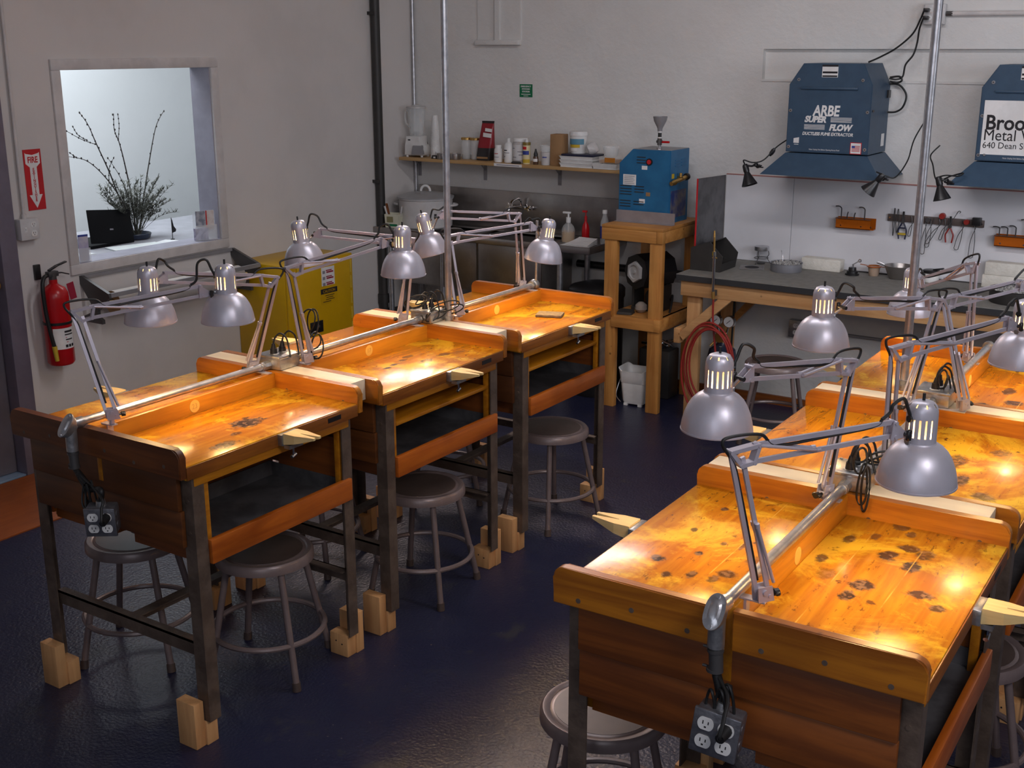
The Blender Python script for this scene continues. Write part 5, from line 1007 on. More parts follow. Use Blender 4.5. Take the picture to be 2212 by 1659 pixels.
m = MB(); m.box(mx1, mx1+0.0014, my0+0.02, my0+0.05, 0.255, 0.282); m.build('warning_sticker', M_yp, o)
m = MB(); m.cyl((mx1, my0+0.10, 0.255), (mx1+0.035, my0+0.08, 0.252), 0.011, n=12); m.cyl((mx1+0.022, my0+0.02, 0.240), (mx1+0.030, my0+0.14, 0.256), 0.013, n=12); m.cyl((mx1+0.024, my0+0.015, 0.238), (mx1+0.018, my0-0.020, 0.232), 0.016, 0.012, n=10); m.cyl((mx1+0.027, my0+0.08, 0.262), (mx1+0.027, my0+0.08, 0.285), 0.009, n=10); m.build('steam_valve', M_brass, o)
m = MB(); m.lathe([(0,0), (.019,0), (.021,.006), (.019,.022), (0,.024)], 16, (mx1+0.030, my0+0.140, 0.257), (0.1,1,0.1)); m.build('valve_knob', M_black, o)
fx, fy = 0.072, -0.09
m = MB(); m.cyl((fx,fy,mz), (fx,fy,mz+.014), .016, n=6); m.cyl((fx,fy,mz+.014), (fx,fy,mz+.060), .0105, n=14); m.build('filler_pipe', M_chrome, o)
m = MB(); m.cyl((fx,fy,mz+.026), (fx,fy,mz+.062), .014, n=8); m.cyl((fx-.018,fy,mz+.045), (fx+.018,fy,mz+.045), .008, n=8); m.build('ball_valve', M_dgrey, o)
m = MB(); m.box(fx+.004, fx+.062, fy-.006, fy+.006, mz+.038, mz+.050, bev=.002); m.build('valve_lever', M_red, o)
m = MB(); m.cyl((fx,fy,mz+.060), (fx,fy,mz+.104), .0105, n=12); m.cyl((fx,fy,mz+.064), (fx,fy,mz+.071), .0128, n=12, mi=1); m.cyl((fx,fy,mz+.095), (fx,fy,mz+.103), .0132, n=12, mi=1); m.build('nipple', [M_black, M_white], o)
m = MB(); m.lathe([(.013,.103), (.0145,.118), (.020,.130), (.036,.160), (.0405,.182), (.0415,.185), (.039,.185), (.034,.162), (.017,.132), (0,.128)], 28, (fx,fy,mz)); m.build('funnel', M_grey, o)
o = thing('splash_guard', 'flat aluminium angle lying along the front of the wooden stand top', 'guard', (1.185, 4.030, 1.0845)); m = MB(); m.box(-.175, .200, -.0015, .0015, 0, .066); m.box(-.175, .200, -.030, .0, 0, .002); m.build('guard', pmat('mauve_aluminium', (0.42, 0.37, 0.37), 0.45, 0.5), o)
# black motor with grey hexagon cap on the lower shelf
o = thing('rotary_tumbler', 'black drum tumbler with a grey hexagonal cap on the lower shelf of the wooden stand', 'tumbler', (1.20, 4.09, 0.5625))
ax = V(-0.42, -1, 0.02).normalized(); c = V(-0.045, -0.075, 0.235)
m = MB(); m.cyl(c, c-ax*0.23, 0.105, n=8); m.build('barrel', M_black, o)
u_, v_ = frame_of(ax); m = MB(); A = m.ring(c, u_, v_, .064, 6, .5); B = m.ring(c+ax*.018, u_, v_, .062, 6, .5); C_ = m.ring(c+ax*.018, u_, v_, .042, 24); D_ = m.ring(c+ax*.010, u_, v_, .038, 24); m.bridge(A, B); m.bm.faces.new(A[::-1]); m.bm.faces.new(D_); m.bridge(C_, D_)
for k in range(6):
    for q in range(4): m.bm.faces.new([B[k], C_[(k*4+q) % 24], C_[(k*4+q+1) % 24]])
    m.bm.faces.new([B[k], C_[(k*4+4) % 24], B[(k+1) % 6]])
m.cyl(c+ax*.010, c+ax*.016, .010, n=12); m.build('hex_cap', pmat('pale_grey_plastic', (0.50, 0.49, 0.48), 0.45), o)
m = MB(); m.box(-.09, .10, -.04, .12, 0, .020, bev=.003); m.box(-.09, -.075, -.03, .10, .02, .15); m.box(.09, .105, -.03, .10, .02, .15); m.build('cradle', M_charcoal, o)
m = MB(); m.cyl((.02,.03,.07), (.02,.15,.07), .055, n=18); m.build('motor', M_charcoal, o)
m = MB(); m.lathe([(0,0), (.02,.002), (.036,.02), (.034,.045), (.015,.062), (0,.065)], 18, (.0,-.085,.0)); m.build('drive_wheel', pmat('smoky_bulb', (0.35, 0.30, 0.26), 0.3), o)
m = MB(); m.tube(spline([(.10,.10,.05), (.15,.02,.10), (.17,-.03,.06), (.168,-.05,.01)], 6), .006, 8); m.build('power_cord', M_rubber, o)
o = thing('pedal_switch', 'small flat black pedal at the front of the lower shelf', 'pedal', (1.140, 3.93, 0.5625), 0.2); m = MB(); m.hexa([(-.045,-.035,0), (.045,-.035,0), (.045,.035,0), (-.045,.035,0), (-.042,-.032,.014), (.042,-.032,.014), (.042,.032,.022), (-.042,.032,.022)]); m.build('pedal', M_charcoal, o); m = MB(); m.box(-.025, .025, -.02, .005, .016, .0175, M=Matrix.Rotation(.11,4,'X')); m.build('pad', M_cardb, o)
o = thing('white_bucket', 'white square plastic bucket with a wire handle on the floor under the wooden stand', 'bucket', (1.185, 4.01, 0), 0.08)
m = MB(); prev = None
for hw_, z in ((.062,0.012), (.068,.03), (.078,.14), (.080,.142), (.086,.195), (.092,.215), (.086,.215), (.074,.14), (.060,.03)):
    ring = [m.bm.verts.new((a*1.0, b, z + (.018*max(0, abs(a)/hw_-.72)/.28 if z > .2 else 0))) for a, b in rrect(-hw_, hw_, -hw_*.95, hw_*.95, hw_*.28, 4)]
    if prev: m.bridge(prev, ring)
    else: m.bm.faces.new(ring[::-1])
    prev = ring
m.bm.faces.new(prev)
for a in (-.045, .045): m.box(a-.012, a+.012, -.062, -.045, 0, .014); m.box(a-.012, a+.012, .045, .062, 0, .014)
m.build('bucket', M_white, o)
m = MB(); m.tube(spline([(-.088,0,.19), (-.105,-.03,.12), (-.100,-.075,.06), (-.06,-.10,.03)], 6), .0025, 6); m.build('wire_handle', M_steel, o)
m = MB(); m.box(-.072, .072, -.070, .070, .150, .160); m.build('dark_contents', M_charcoal, o)
o = thing('metal_scrap_tray', 'jumble of shiny metal parts in a dark tray on the floor behind the white bucket', 'tray', (1.205, 4.25, 0)); m = MB(); m.box(-.10, .105, -.07, .07, 0, .30, bev=.01); m.build('bin', M_charcoal, o)
m = MB(); rn = random.Random(3)
for k in range(26): p = V(rn.uniform(-.075,.075), rn.uniform(-.05,.05), .305+rn.uniform(0,.035)); d = V(rn.uniform(-1,1), rn.uniform(-1,1), rn.uniform(-.2,.6)).normalized()*.03; m.cyl(p-d, p+d, rn.uniform(.004,.012), n=8)
q = m.build('scrap_metal', M_chrome, o); q['kind'] = 'stuff'

# ------------------------------------------------------------------ soldering bench
SB0, SB1, SY0 = 1.500, 4.1, 3.835; BT = 0.850
o = thing('soldering_bench', 'long pine framed workbench with a grey cement top under the blue extractors', 'workbench', (2.8, 4.15, 0)); ox, oy = 2.8, 4.15
m = MB(); m.box(SB0-ox, SB1-ox, SY0-oy, YB-0.006-oy, BT-0.004, BT, mi=0); m.box(SB0-ox, SB1-ox, SY0-oy, YB-0.006-oy, BT-0.036, BT-0.004, mi=1); m.build('top', [M_slab, M_slabedge], o)
m = MB(); m.box(SB0+0.020-ox, SB1-ox, SY0+0.020-oy, SY0+0.058-oy, 0.728, BT-0.036, bev=0.003); m.build('front_beam', M_pine, o)
m = MB(); m.box(SB0+0.020-ox, SB1-ox, YB-0.05-oy, YB-0.012-oy, 0.728, BT-0.036, bev=0.003); m.build('back_beam', M_pine, o)
m = MB(); m.box(SB0+0.020-ox, SB0+0.058-ox, SY0+0.060-oy, YB-0.05-oy, 0.728, BT-0.036, bev=0.003); m.build('side_beam', M_pine, o)
for x in (1.585, 3.55):
    for y in (SY0+0.078, YB-0.07): m = MB(); m.box(x-0.040-ox, x+0.040-ox, y-0.019-oy, y+0.019-oy, 0, 0.728, bev=0.003); m.build('leg', M_pinez, o)
m = MB(); m.prism([(1.512-ox, .505), (1.545-ox, .470), (1.800-ox, .705), (1.825-ox, .728), (1.745-ox, .728)], SY0+0.020-oy, SY0+0.057-oy, lambda a, b, h: (a, h, b), bev=0.003); m.build('brace', M_pine, o)
m = MB(); m.box(1.487-ox, 1.525-ox, SY0+0.020-oy, YB-0.03-oy, .450, .535, bev=0.003); m.build('side_rail', M_pine, o)
m = MB(); m.prism([(1.60-ox, .50), (1.62-ox, .47), (1.86-ox, .728), (1.80-ox, .728)], YB-0.088-oy, YB-0.052-oy, lambda a, b, h: (a, h, b)); m.build('brace', M_standw, o)
o = thing('heat_shield', 'dark sheet metal shield with a red edge at the end of the soldering bench', 'shield', (1.502, 4.26, BT))
m = MB(); m.prism([(-.195,0), (.190,0), (.190,.490), (-.195,.502)], -.0015, .0015, lambda a, b, h: (h, a, b)); m.build('panel', M_sheet, o); m = MB(); m.box(-.004, .004, -.200, -.194, 0, .502); m.build('red_edge', M_redm, o)
# things on the soldering bench
def on_bench(name, label, cat, x, y, rz=0, group=None): return thing(name, label, cat, (x, y, BT+0.0005), rz, group)
o = on_bench('charcoal_bin', 'charcoal plastic picking bin with red handled pieces inside, beside the heat shield', 'bin', 1.605, 4.10, 0.0)
m = MB(); pf = [(-.095,0), (.085,0), (.10,.085), (.02,.165), (-.095,.125)]
for y in (-.105, .105): m.prism(pf, y-.003, y+.003, lambda a, b, h: (h, -a*-1.0, b) if False else (a, h, b))
m.box(-.095,.085,-.105,.105,0,.005); m.hexa([(-.097,-.105,0), (-.091,-.105,0), (-.091,.105,0), (-.097,.105,0), (-.097,-.105,.125), (-.091,-.105,.125), (-.091,.105,.125), (-.097,.105,.125)]); m.hexa([(-.095,-.105,.121), (.02,-.105,.161), (.02,.105,.161), (-.095,.105,.121), (-.095,-.105,.126), (.02,-.105,.166), (.02,.105,.166), (-.095,.105,.126)])
m.hexa([(.080,-.105,0), (.086,-.105,0), (.086,.105,0), (.080,.105,0), (.088,-.105,.045), (.094,-.105,.045), (.094,.105,.045), (.088,.105,.045)]); m.build('bin', M_charcoal, o)
o2 = on_bench('red_handled_tool', 'red handled tool lying inside the charcoal picking bin', 'tool', 1.600, 4.10, 0.9); o2.location.z = BT+.006; m = MB(); m.bar((-.06,0,.012), (.03,.0,.03), .018, .014, bev=.004); m.build('handle', M_redm, o2); m = MB(); m.bar((.03,0,.03), (.075,.005,.05), .010, .004); m.build('blade', M_chrome, o2)
o = on_bench('soldering_tripod', 'small wire tripod with a round perforated top near the back wall', 'tripod', 1.775, 4.385)
m = MB(); m.lathe([(0,.078), (.042,.078), (.043,.080), (.043,.100), (.041,.102), (0,.100)], 24); m.build('perforated_top', M_steel, o)
for k in range(3):
    a = k*2*PI/3+.3; m = MB(); m.tube(spline([(.038*math.cos(a), .038*math.sin(a), .078), (.042*math.cos(a), .042*math.sin(a), .055), (.034*math.cos(a), .034*math.sin(a), .035), (.056*math.cos(a), .056*math.sin(a), .002)], 5), .0022, 6); m.build('leg', M_dgrey, o)
m = MB(); m.tube([(.040*math.cos(t), .040*math.sin(t), .034) for t in [2*PI*k/24 for k in range(24)]], .002, 6, closed=True); m.lathe([(0,.0), (.022,.0), (.024,.006), (.020,.007), (0,.004)], 18); m.build('ring', M_dgrey, o)
o = on_bench('wire_mesh_square', 'square of wire mesh with a dark scorched centre lying on the bench', 'wire mesh', 1.785, 4.225, 0.35)
m = MB()
for k in range(13): q = -.066+k*.011; m.cyl((q,-.066,.002), (q,.066,.002), .0011, n=4); m.cyl((-.066,q,.0035), (.066,q,.0035), .0011, n=4)
m.build('mesh', M_steel, o); m = MB(); m.cyl((0,0,.0046), (0,0,.0056), .040, n=28); m.build('scorched_centre', M_ink, o)
def pan(label, x, y, r, h, mt):
    o = on_bench('pumice_pan', label, 'pan', x, y); m = MB(); m.lathe([(0,0), (r*.96,0), (r*.985,.004), (r,h), (r*1.03,h+.002), (r*1.02,h-.002), (r*.96,h-.004), (r*.95,.006), (0,.006)], 40); m.build('pan', mt, o)
    m = MB(); m.lathe([(0,.007), (r*.945,.007), (r*.945,h-.012), (r*.6,h-.006), (0,h-.004)], 36); rn = random.Random(int(x*100))
    for k in range(150):
        a, q = rn.uniform(0,2*PI), r*.92*math.sqrt(rn.random()); s = rn.uniform(.003,.007); p = V(q*math.cos(a), q*math.sin(a), h-.006+rn.uniform(0,.004)); m.box(-s,s,-s,s,-s*.7,s*.7, M=Matrix.Translation(p) @ Euler((rn.random()*3, rn.random()*3, rn.random()*3)).to_matrix().to_4x4())
    q = m.build('pumice', M_pumice, o, ang=20); q['kind'] = 'stuff'; return o
o = pan('round grey pan of pumice chips beside the wire mesh square', 1.980, 4.245, .088, .046, pmat('grey_pan_steel', (0.34, 0.34, 0.37), 0.4, 0.5))
m = MB(); m.tube(spline([(-.03,.02,.045), (-.035,.03,.075), (-.050,.045,.105)], 5), .0022, 6); s_ = m.build('soldering_pick', M_steel); s_.location = (1.980, 4.245, BT); tag(s_, 'thin curved pick sticking out of the pumice beside the wire tripod', 'pick')
pan('large dark pan of pumice chips standing before the stacked cream bricks', 3.235, 4.05, .125, .065, M_charcoal)
m = MB(); m.box(-.112, .112, -.032, .040, 0, .066, bev=.003); s_ = m.build('fire_brick', M_brick); s_.location = (2.140, 4.385, BT+.0005); s_.rotation_euler = (0,0,-.02); tag(s_, 'cream fire brick lying alone on the bench behind the round grey pan', 'brick', 'cream fire bricks on the soldering bench')
for k, lab in enumerate(('bottom cream fire brick of the two stacked behind the large dark pan', 'top cream fire brick of the two stacked behind the large dark pan')):
    c2 = s_.copy(); COL.objects.link(c2); c2.location = (3.115+.01*k, 4.395, BT+.0005+k*.0665); c2.rotation_euler = (0,0,.03-.05*k); c2['label'] = lab
o = on_bench('cross_lock_stand', 'stepped black base with a short clamp arm next to the cream brick', 'clamp stand', 2.330, 4.325)
m = MB(); m.lathe([(0,0), (.038,0), (.038,.010), (.031,.011), (.030,.024), (.022,.026), (.020,.042), (0,.043)], 28); m.build('base', M_black, o)
m = MB(); m.cyl((0,0,.04), (.004,0,.056), .004, n=8); m.bar((-.002,0,.055), (.032,.0,.078), .005, .005); m.lathe([(.004,-.003), (.010,-.003), (.010,.003), (.004,.003), (.004,-.003)], 14, (.038,0,.082), (0,1,0)); m.build('clamp_arm', M_steel, o)
o = on_bench('orange_cup', 'small tapered cup with an orange rim and side tabs', 'cup', 2.437, 4.365); m = MB(); m.lathe([(0,0), (.024,0), (.026,.003), (.033,.050), (.031,.050), (.024,.005), (0,.005)], 24); m.build('cup', pmat('tan_clay', (0.46, 0.33, 0.24), 0.7), o)
m = MB(); m.lathe([(.031,.048), (.040,.050), (.041,.054), (.030,.056), (.031,.048)], 24); m.bar((.036,0,.053), (.074,-.004,.051), .010, .003); m.bar((-.036,0,.053), (-.078,.004,.057), .010, .003); m.build('orange_rim', M_orange, o)
o = on_bench('steel_bowl', 'steel mixing bowl with a wire handle, partly behind a lamp', 'bowl', 2.575, 4.355); m = MB(); m.lathe([(0,0), (.045,0), (.052,.006), (.072,.055), (.078,.072), (.074,.072), (.066,.052), (.045,.008), (0,.006)], 32); m.build('bowl', M_stainless, o); m = MB(); m.tube(spline([(-.072,0,.066), (-.105,.0,.078), (-.12,-.005,.076), (-.10,-.01,.070), (-.070,-.012,.062)], 6), .003, 6); m.build('wire_handle', M_steel, o)
o = jar_thing('round_tub', 'low white tub with a black lid on the soldering bench behind the steel pole', 'tub', 2.745, 4.360, .042, .050, M_white, (.044, .014, M_black), z=BT+.0005)
m = MB(); m.bar((.0,.0,.066), (.055,-.012,.078), .022, .008, bev=.003); s_ = m.build('black_scraper', M_black); s_.location = (2.755, 4.36, BT); tag(s_, 'black plastic scraper resting on the lid of the low white tub', 'scraper')
m = MB(); m.bar((0,0,0), (.62,-.002,0), .006, .006); s_ = m.build('steel_rule', M_dgrey); s_.location = (2.33, 4.435, BT+.0035); tag(s_, 'long thin dark rod lying along the back of the soldering bench', 'rod')

# gas torch, hose, regulator, tank
o = thing('gas_torch', 'slim metal gas torch standing upright at the front of the soldering bench', 'torch', (1.737, 3.815, 0.735))
m = MB(); m.cyl((-.004,0,.04), (-.006,0,.24), .0085, n=12); m.cyl((-.007,0,.24), (-.008,0,.262), .011, n=8); m.build('handle', M_chrome, o)
m = MB(); m.cyl((-.008,0,.262), (-.010,0,.34), .0055, n=10); m.cyl((-.010,0,.34), (-.011,0,.375), .0065, .004, n=10); m.build('tip', M_brass, o)
m = MB(); m.cyl((0,0,.0), (-.004,0,.042), .0095, n=8); m.build('hose_fitting', M_brass, o)
m = MB(); m.cyl((-.016,0,.228), (.010,0,.228), .005, n=8); m.build('valve_knob', M_brass, o)
m = MB(); m.box(-.012, .012, .006, .020, .02, .05); m.build('hook', M_dgrey, o)
o = thing('red_gas_hose', 'red gas hose hanging in loose coils in front of the pine bench leg', 'hose', (1.735, 3.815, 0.35))
pts = [(0.002,0,.385), (.004,0,.28), (.022,-.004,.15), (.035,-.004,.06), (.045,0,.0)]
m = MB(); m.tube(spline(pts, 8), .0060, 8); m.build('hose_drop', M_redhose, o)
for k, (cx_, cz_, a, b) in enumerate(((-.005,.01,.150,.245), (.005,.0,.138,.228), (-.012,-.02,.148,.262), (.012,.02,.120,.205))):
    m = MB(); m.tube([(cx_ + a*math.cos(t), -.012-.009*k, cz_ + b*math.sin(t)) for t in [2*PI*q/40 for q in range(40)]], .0060, 8, closed=True); m.build('hose_coil', M_redhose, o)
o = thing('gas_cylinder', 'dark gas cylinder with twin gauges and a brass regulator under the soldering bench', 'gas cylinder', (1.665, 4.14, 0))
m = MB(); m.lathe([(0,0), (.082,0), (.085,.01), (.085,.33), (.075,.375), (.035,.405), (.03,.42), (0,.42)], 28); m.build('tank', pmat('navy_black_tank', (0.018, 0.024, 0.05), 0.35), o)
m = MB(); m.cyl((0,0,.42), (0,0,.46), .018, n=10); m.cyl((-.0,-.03,.455), (0,.02,.455), .022, n=12); m.cyl((0,-.03,.455), (0,-.055,.455), .030, n=18); m.cyl((-.02,-.04,.44), (-.05,-.06,.40), .007, n=8); m.build('regulator', M_brass, o)
for x in (-.042, .040): m = MB(); m.cyl((x*.5,0,.47), (x,-.01,.535), .006, n=8); m.cyl((x,-.022,.545), (x,.006,.545), .034, n=22); m.cyl((x,-.0225,.545), (x,-.0235,.545), .030, n=22, mi=1); m.bar((x-.012,-.0245,.535), (x+.012,-.0245,.556), .001, .003, mi=2); m.build('gauge', [M_chrome, M_label, M_ink], o)
m = MB(); m.tube(spline([(1.66,4.30,.70), (1.655,4.30,.45), (1.65,4.28,.15), (1.62,4.20,.02)], 6), .0065, 8); tag(m.build('black_hose', M_rubber), 'straight black hose hanging behind the red gas hose', 'hose')
# wall outlet under the bench
o = thing('low_wall_outlet', 'square metal outlet box low on the back wall under the soldering bench', 'outlet', (1.998, YB, 0.483)); m = MB(); m.box(-.045, .045, -.045, 0, -.052, .052, bev=.005); m.build('box_shell', M_cast, o)
for z in (-.02, .02): m = MB(); outlet_face(m, (0, -.0455, z), .016, 0, 1); m.build('socket', [M_white, M_ink], o)
m = MB(); m.cyl((.045, -.022, .0), (1.4, -.022, -.012), .009, n=10); m.build('conduit', M_grey, o)

# ------------------------------------------------------------------ fume extractors
def extractor(x0, label, poster):
    o = thing('fume_extractor', label, 'fume extractor', (x0, YB, 1.40), 0, 'blue fume extractors on the back wall'); D = -0.315
    prof = [(0.0,.118), (.446,.118), (.446,.470), (.395,.578), (.072,.578), (.0,.470)]
    m = MB(); m.prism(prof, D, -0.004, lambda a, b, h: (a, h, b), bev=.004); m.build('housing', M_navy, o)
    m = MB(); m.hexa([(-.100,-.415,.0), (.552,-.415,.0), (.552,-.004,.0), (-.100,-.004,.0), (.0,D,.112), (.446,D,.112), (.446,-.004,.112), (.0,-.004,.112)]); m.build('hood', M_navy, o)
    m = MB(); m.box(.066, .372, D-.011, D, .446, .458, bev=.003); m.build('pull_lip', M_navy, o)
    for x, z in ((.052,.495), (.394,.495), (.016,.335), (.430,.335), (.016,.145), (.430,.145)): m = MB(); m.cyl((x,D-.004,z), (x,D,z), .0085, n=12); m.cyl((x,D-.0055,z), (x,D-.004,z), .004, n=8, mi=1); m.build('screw', [M_steel, M_dgrey], o)
    m = MB(); m.box(.175, .260, D-.0012, D, .508, .572); lb = m.build('rating_plate', M_label, o); m = MB(); m.box(.175,.260,D-.0018,D-.0012,.562,.572); m.box(.178,.257,D-.0018,D-.0012,.528,.538); m.box(.178,.257,D-.0018,D-.0012,.510,.518); m.build('plate_print', M_ink, lb)
    F = lambda x, z: face_M((x, D-.0008, z), (1,0,0), (0,0,1))
    if poster:
        m = MB(); m.box(.022, .425, D-.0022, D, .150, .410); pc = m.build('poster', M_label, o)
        P_ = lambda x, z: face_M((x, D-.0026, z), (1,0,0), (0,0,1))
        text_obj('lettering', 'Brooklyn', .098, P_(.034,.272), M_ink, pc, offset=.0022, sx=.92, ext=.0003)
        text_obj('lettering', 'Metal Works', .077, P_(.030,.219), M_ink, pc, sx=.9, ext=.0003)
        text_obj('lettering', '640 Dean Street', .043, P_(.030,.181), M_ink, pc, sx=.95, ext=.0003)
        for x in (.045,): m = MB(); m.cyl((x,D-.006,.148), (x,D-.002,.148), .006, n=10); m.build('screw', M_steel, o)
    else:
        text_obj('lettering', 'ARBE', .075, F(.140,.312), M_label, o, shear=.12, offset=.0024, ext=.0004, sx=.80)
        text_obj('lettering', 'SUPER', .043, F(.096,.278), M_label, o, shear=.25, offset=.0024, ext=.0004, sx=.96)
        text_obj('lettering', 'FLOW', .043, F(.232,.238), M_label, o, shear=.25, offset=.0024, ext=.0004, sx=.96)
        text_obj('lettering', 'DUCTLESS FUME EXTRACTOR', .0225, F(.088,.210), M_label, o, shear=.2, offset=.0008, ext=.0004, sx=.90)
        m = MB(); [m.box(.238, .350, D-.0012, D-.0002, .280+k*.0055, .2825+k*.0055) for k in range(5)]; [m.box(.096, .208, D-.0012, D-.0002, .240+k*.0055, .2425+k*.0055) for k in range(5)]; m.build('logo_stripes', M_label, o)
        m = MB(); m.prism([(.042,.166), (.072,.166), (.072,.196), (.042,.190)], D-.0012, D-.0002, lambda a, b, h: (a, h, b)); m.box(.046,.070,D-.0012,D-.0002,.157,.160); m.build('small_mark', M_label, o)
        m = MB(); m.box(.352, .412, D-.0015, D, .120, .180, mi=0); m.box(.3555, .4085, D-.0020, D-.0015, .1235, .1765, mi=1); m.box(.361,.378,D-.0025,D-.002,.152,.163, mi=2); [m.box(.361,.404,D-.0024,D-.002,.134+k*.0065,.1372+k*.0065, mi=0) for k in range(5)]; m.build('flag_sticker', [M_redm, M_label, M_bluep], o)
    text_obj('small_print', 'Note: Unplug Unit Before Opening Access Panel', .0105, F(.130,.132), M_label, o, ext=.0002, sx=.8)
    m = MB(); m.box(.4462, .4475, -.10, -.05, .150, .215); m.build('side_label', M_label, o)
    m = MB(); m.box(.446, .449, -.290, -.262, .335, .345); m.box(.446, .456, -.06, -.02, .40, .44); m.build('side_hardware', M_black, o)
    return o
extractor(1.972, 'blue wall mounted fume extractor with ARBE SUPER FLOW lettering', False)
extractor(2.953, 'blue fume extractor cut off by the picture edge, wearing a white Metal poster', True)
# clip lamps below the hoods
def clip_lamp(label, clip, tip, aim, cord, box=None):
    o = thing('clip_lamp', label, 'lamp', clip, 0, 'small black clip lamps along the extractor hoods'); C0 = Vector(clip); h = Vector(tip)-C0; a = Vector(aim).normalized()
    m = MB(); m.lathe([(0,-.052), (.011,-.050), (.016,-.040), (.0165,-.012), (.014,-.004), (.024,.020), (.042,.062), (.043,.066), (.040,.064), (.021,.020), (0,.016)], 24, h, a); m.build('shade', M_black, o)
    m = MB(); m.ball(h+a*.030, .014, n=10); m.build('bulb', M_label, o)
    m = MB(); m.bar((-.020,-.014,.004), (.022,-.014,.008), .016, .006, bev=.001); m.bar((-.020,.010,.000), (.022,.010,-.004), .016, .006, bev=.001); m.cyl((0,-.016,.002), (0,.012,.002), .010, n=10); m.build('clip', M_black, o)
    m = MB(); m.tube(spline([(0,-.014,.004), (-.004,-.024,.020), h*0.5+V(0,-.012,.022), h-a*.046], 6), .0055, 8); m.build('stem', M_black, o)
    m = MB(); m.tube(spline([h-a*.048] + [Vector(p)-C0 for p in cord], 8), .0036, 7); m.build('cord', M_rubber, o)
    if box: p = Vector(box)-C0; d = V(.05,.0,.075).normalized(); m = MB(); m.lathe([(0,-.026), (.006,-.024), (.012,-.008), (.012,.010), (.006,.024), (0,.026)], 12, p, d); m.build('cord_switch', M_black, o)
    return o
clip_lamp('black clip lamp above the heat shield at the left extractor, its cord with a switch', (1.868, 4.035, 1.440), (1.818, 4.00, 1.405), (.35,-.10,-1), [(1.800,3.99,1.475), (1.840,4.02,1.462), (1.885,4.06,1.475), (1.935,4.12,1.545), (1.962,4.30,1.60), (1.968,4.43,1.66)], (1.915,4.10,1.515))
clip_lamp('black clip lamp between the two extractors, pointing down towards the orange tool rack', (2.545, 4.035, 1.412), (2.520, 4.00, 1.400), (-.62,-.05,-.80), [(2.515,4.0,1.450), (2.56,4.02,1.43), (2.60,4.05,1.425), (2.625,4.15,1.50), (2.615,4.28,1.60), (2.660,4.36,1.75), (2.640,4.40,1.90), (2.640,4.40,2.19)])
clip_lamp('black clip lamp under the poster extractor corner, just past the steel pole', (2.868, 4.035, 1.412), (2.835, 4.00, 1.395), (.28,-.10,-1), [(2.86,4.0,1.452), (2.91,4.03,1.448), (2.925,4.06,1.462), (2.86,4.10,1.44), (2.78,4.15,1.41), (2.735,4.22,1.48), (2.700,4.30,1.52), (2.735,4.33,1.57)])
# high outlet with conduit and extractor cord
o = thing('high_wall_outlet', 'white outlet box high on the back wall with two black plugs', 'outlet', (2.620, YB, 2.222))
m = MB(); m.box(-.055, .055, -.040, 0, -.052, .052, bev=.006); m.box(-.050, .050, -.045, -.036, -.048, .048, bev=.003); m.build('box_shell', M_offwhite, o)
for x in (-.022, .022):
    for z in (-.018, .020): m = MB(); outlet_face(m, (x, -.0455, z), .014, 0, 1); m.build('socket', [M_white, M_ink], o)
m = MB(); m.cyl((.055,-.018,.002), (.090,-.018,.002), .013, n=8); m.build('connector', M_dgrey, o)
m = MB(); m.cyl((.085,-.018,.002), (2.2,-.018,-.010), .0125, n=12); m.build('conduit', M_trim, o)
o = thing('extractor_cord', 'black cord looping from the high outlet to the lettered extractor', 'cord', (2.59, 4.41, 2.20))
def wc(lst): return spline([Vector(p)-Vector((2.59,4.41,2.20)) for p in lst], 8)
for nm, z in (('plug', 2.242), ('plug', 2.204)): m = MB(); m.box(-.016, .010, -.030, .004, z-2.20-.010, z-2.20+.010, bev=.003); m.build(nm, M_black, o)
m = MB(); m.tube(wc([(2.578,4.385,2.242), (2.560,4.40,2.20), (2.520,4.42,2.125), (2.440,4.43,2.055), (2.36,4.43,2.01), (2.30,4.42,1.982)]), .0048, 7); m.build('cord_run', M_rubber, o)
m = MB(); m.tube(wc([(2.578,4.385,2.204), (2.556,4.41,2.15), (2.545,4.43,2.08), (2.53,4.43,2.02), (2.495,4.43,1.97), (2.485,4.43,1.91), (2.455,4.42,1.895), (2.425,4.40,1.900)]), .0048, 7); m.build('cord_run', M_rubber, o)
m = MB(); m.tube(wc([(2.424,4.41,1.905), (2.47,4.42,1.91), (2.485,4.42,1.89), (2.46,4.42,1.878), (2.425,4.41,1.885)]), .0055, 7); m.tube(wc([(2.424,4.42,1.872), (2.475,4.425,1.865), (2.512,4.43,1.815), (2.50,4.43,1.755), (2.465,4.43,1.728), (2.424,4.42,1.725)]), .0052, 7); m.build('cord_loop', M_rubber, o)

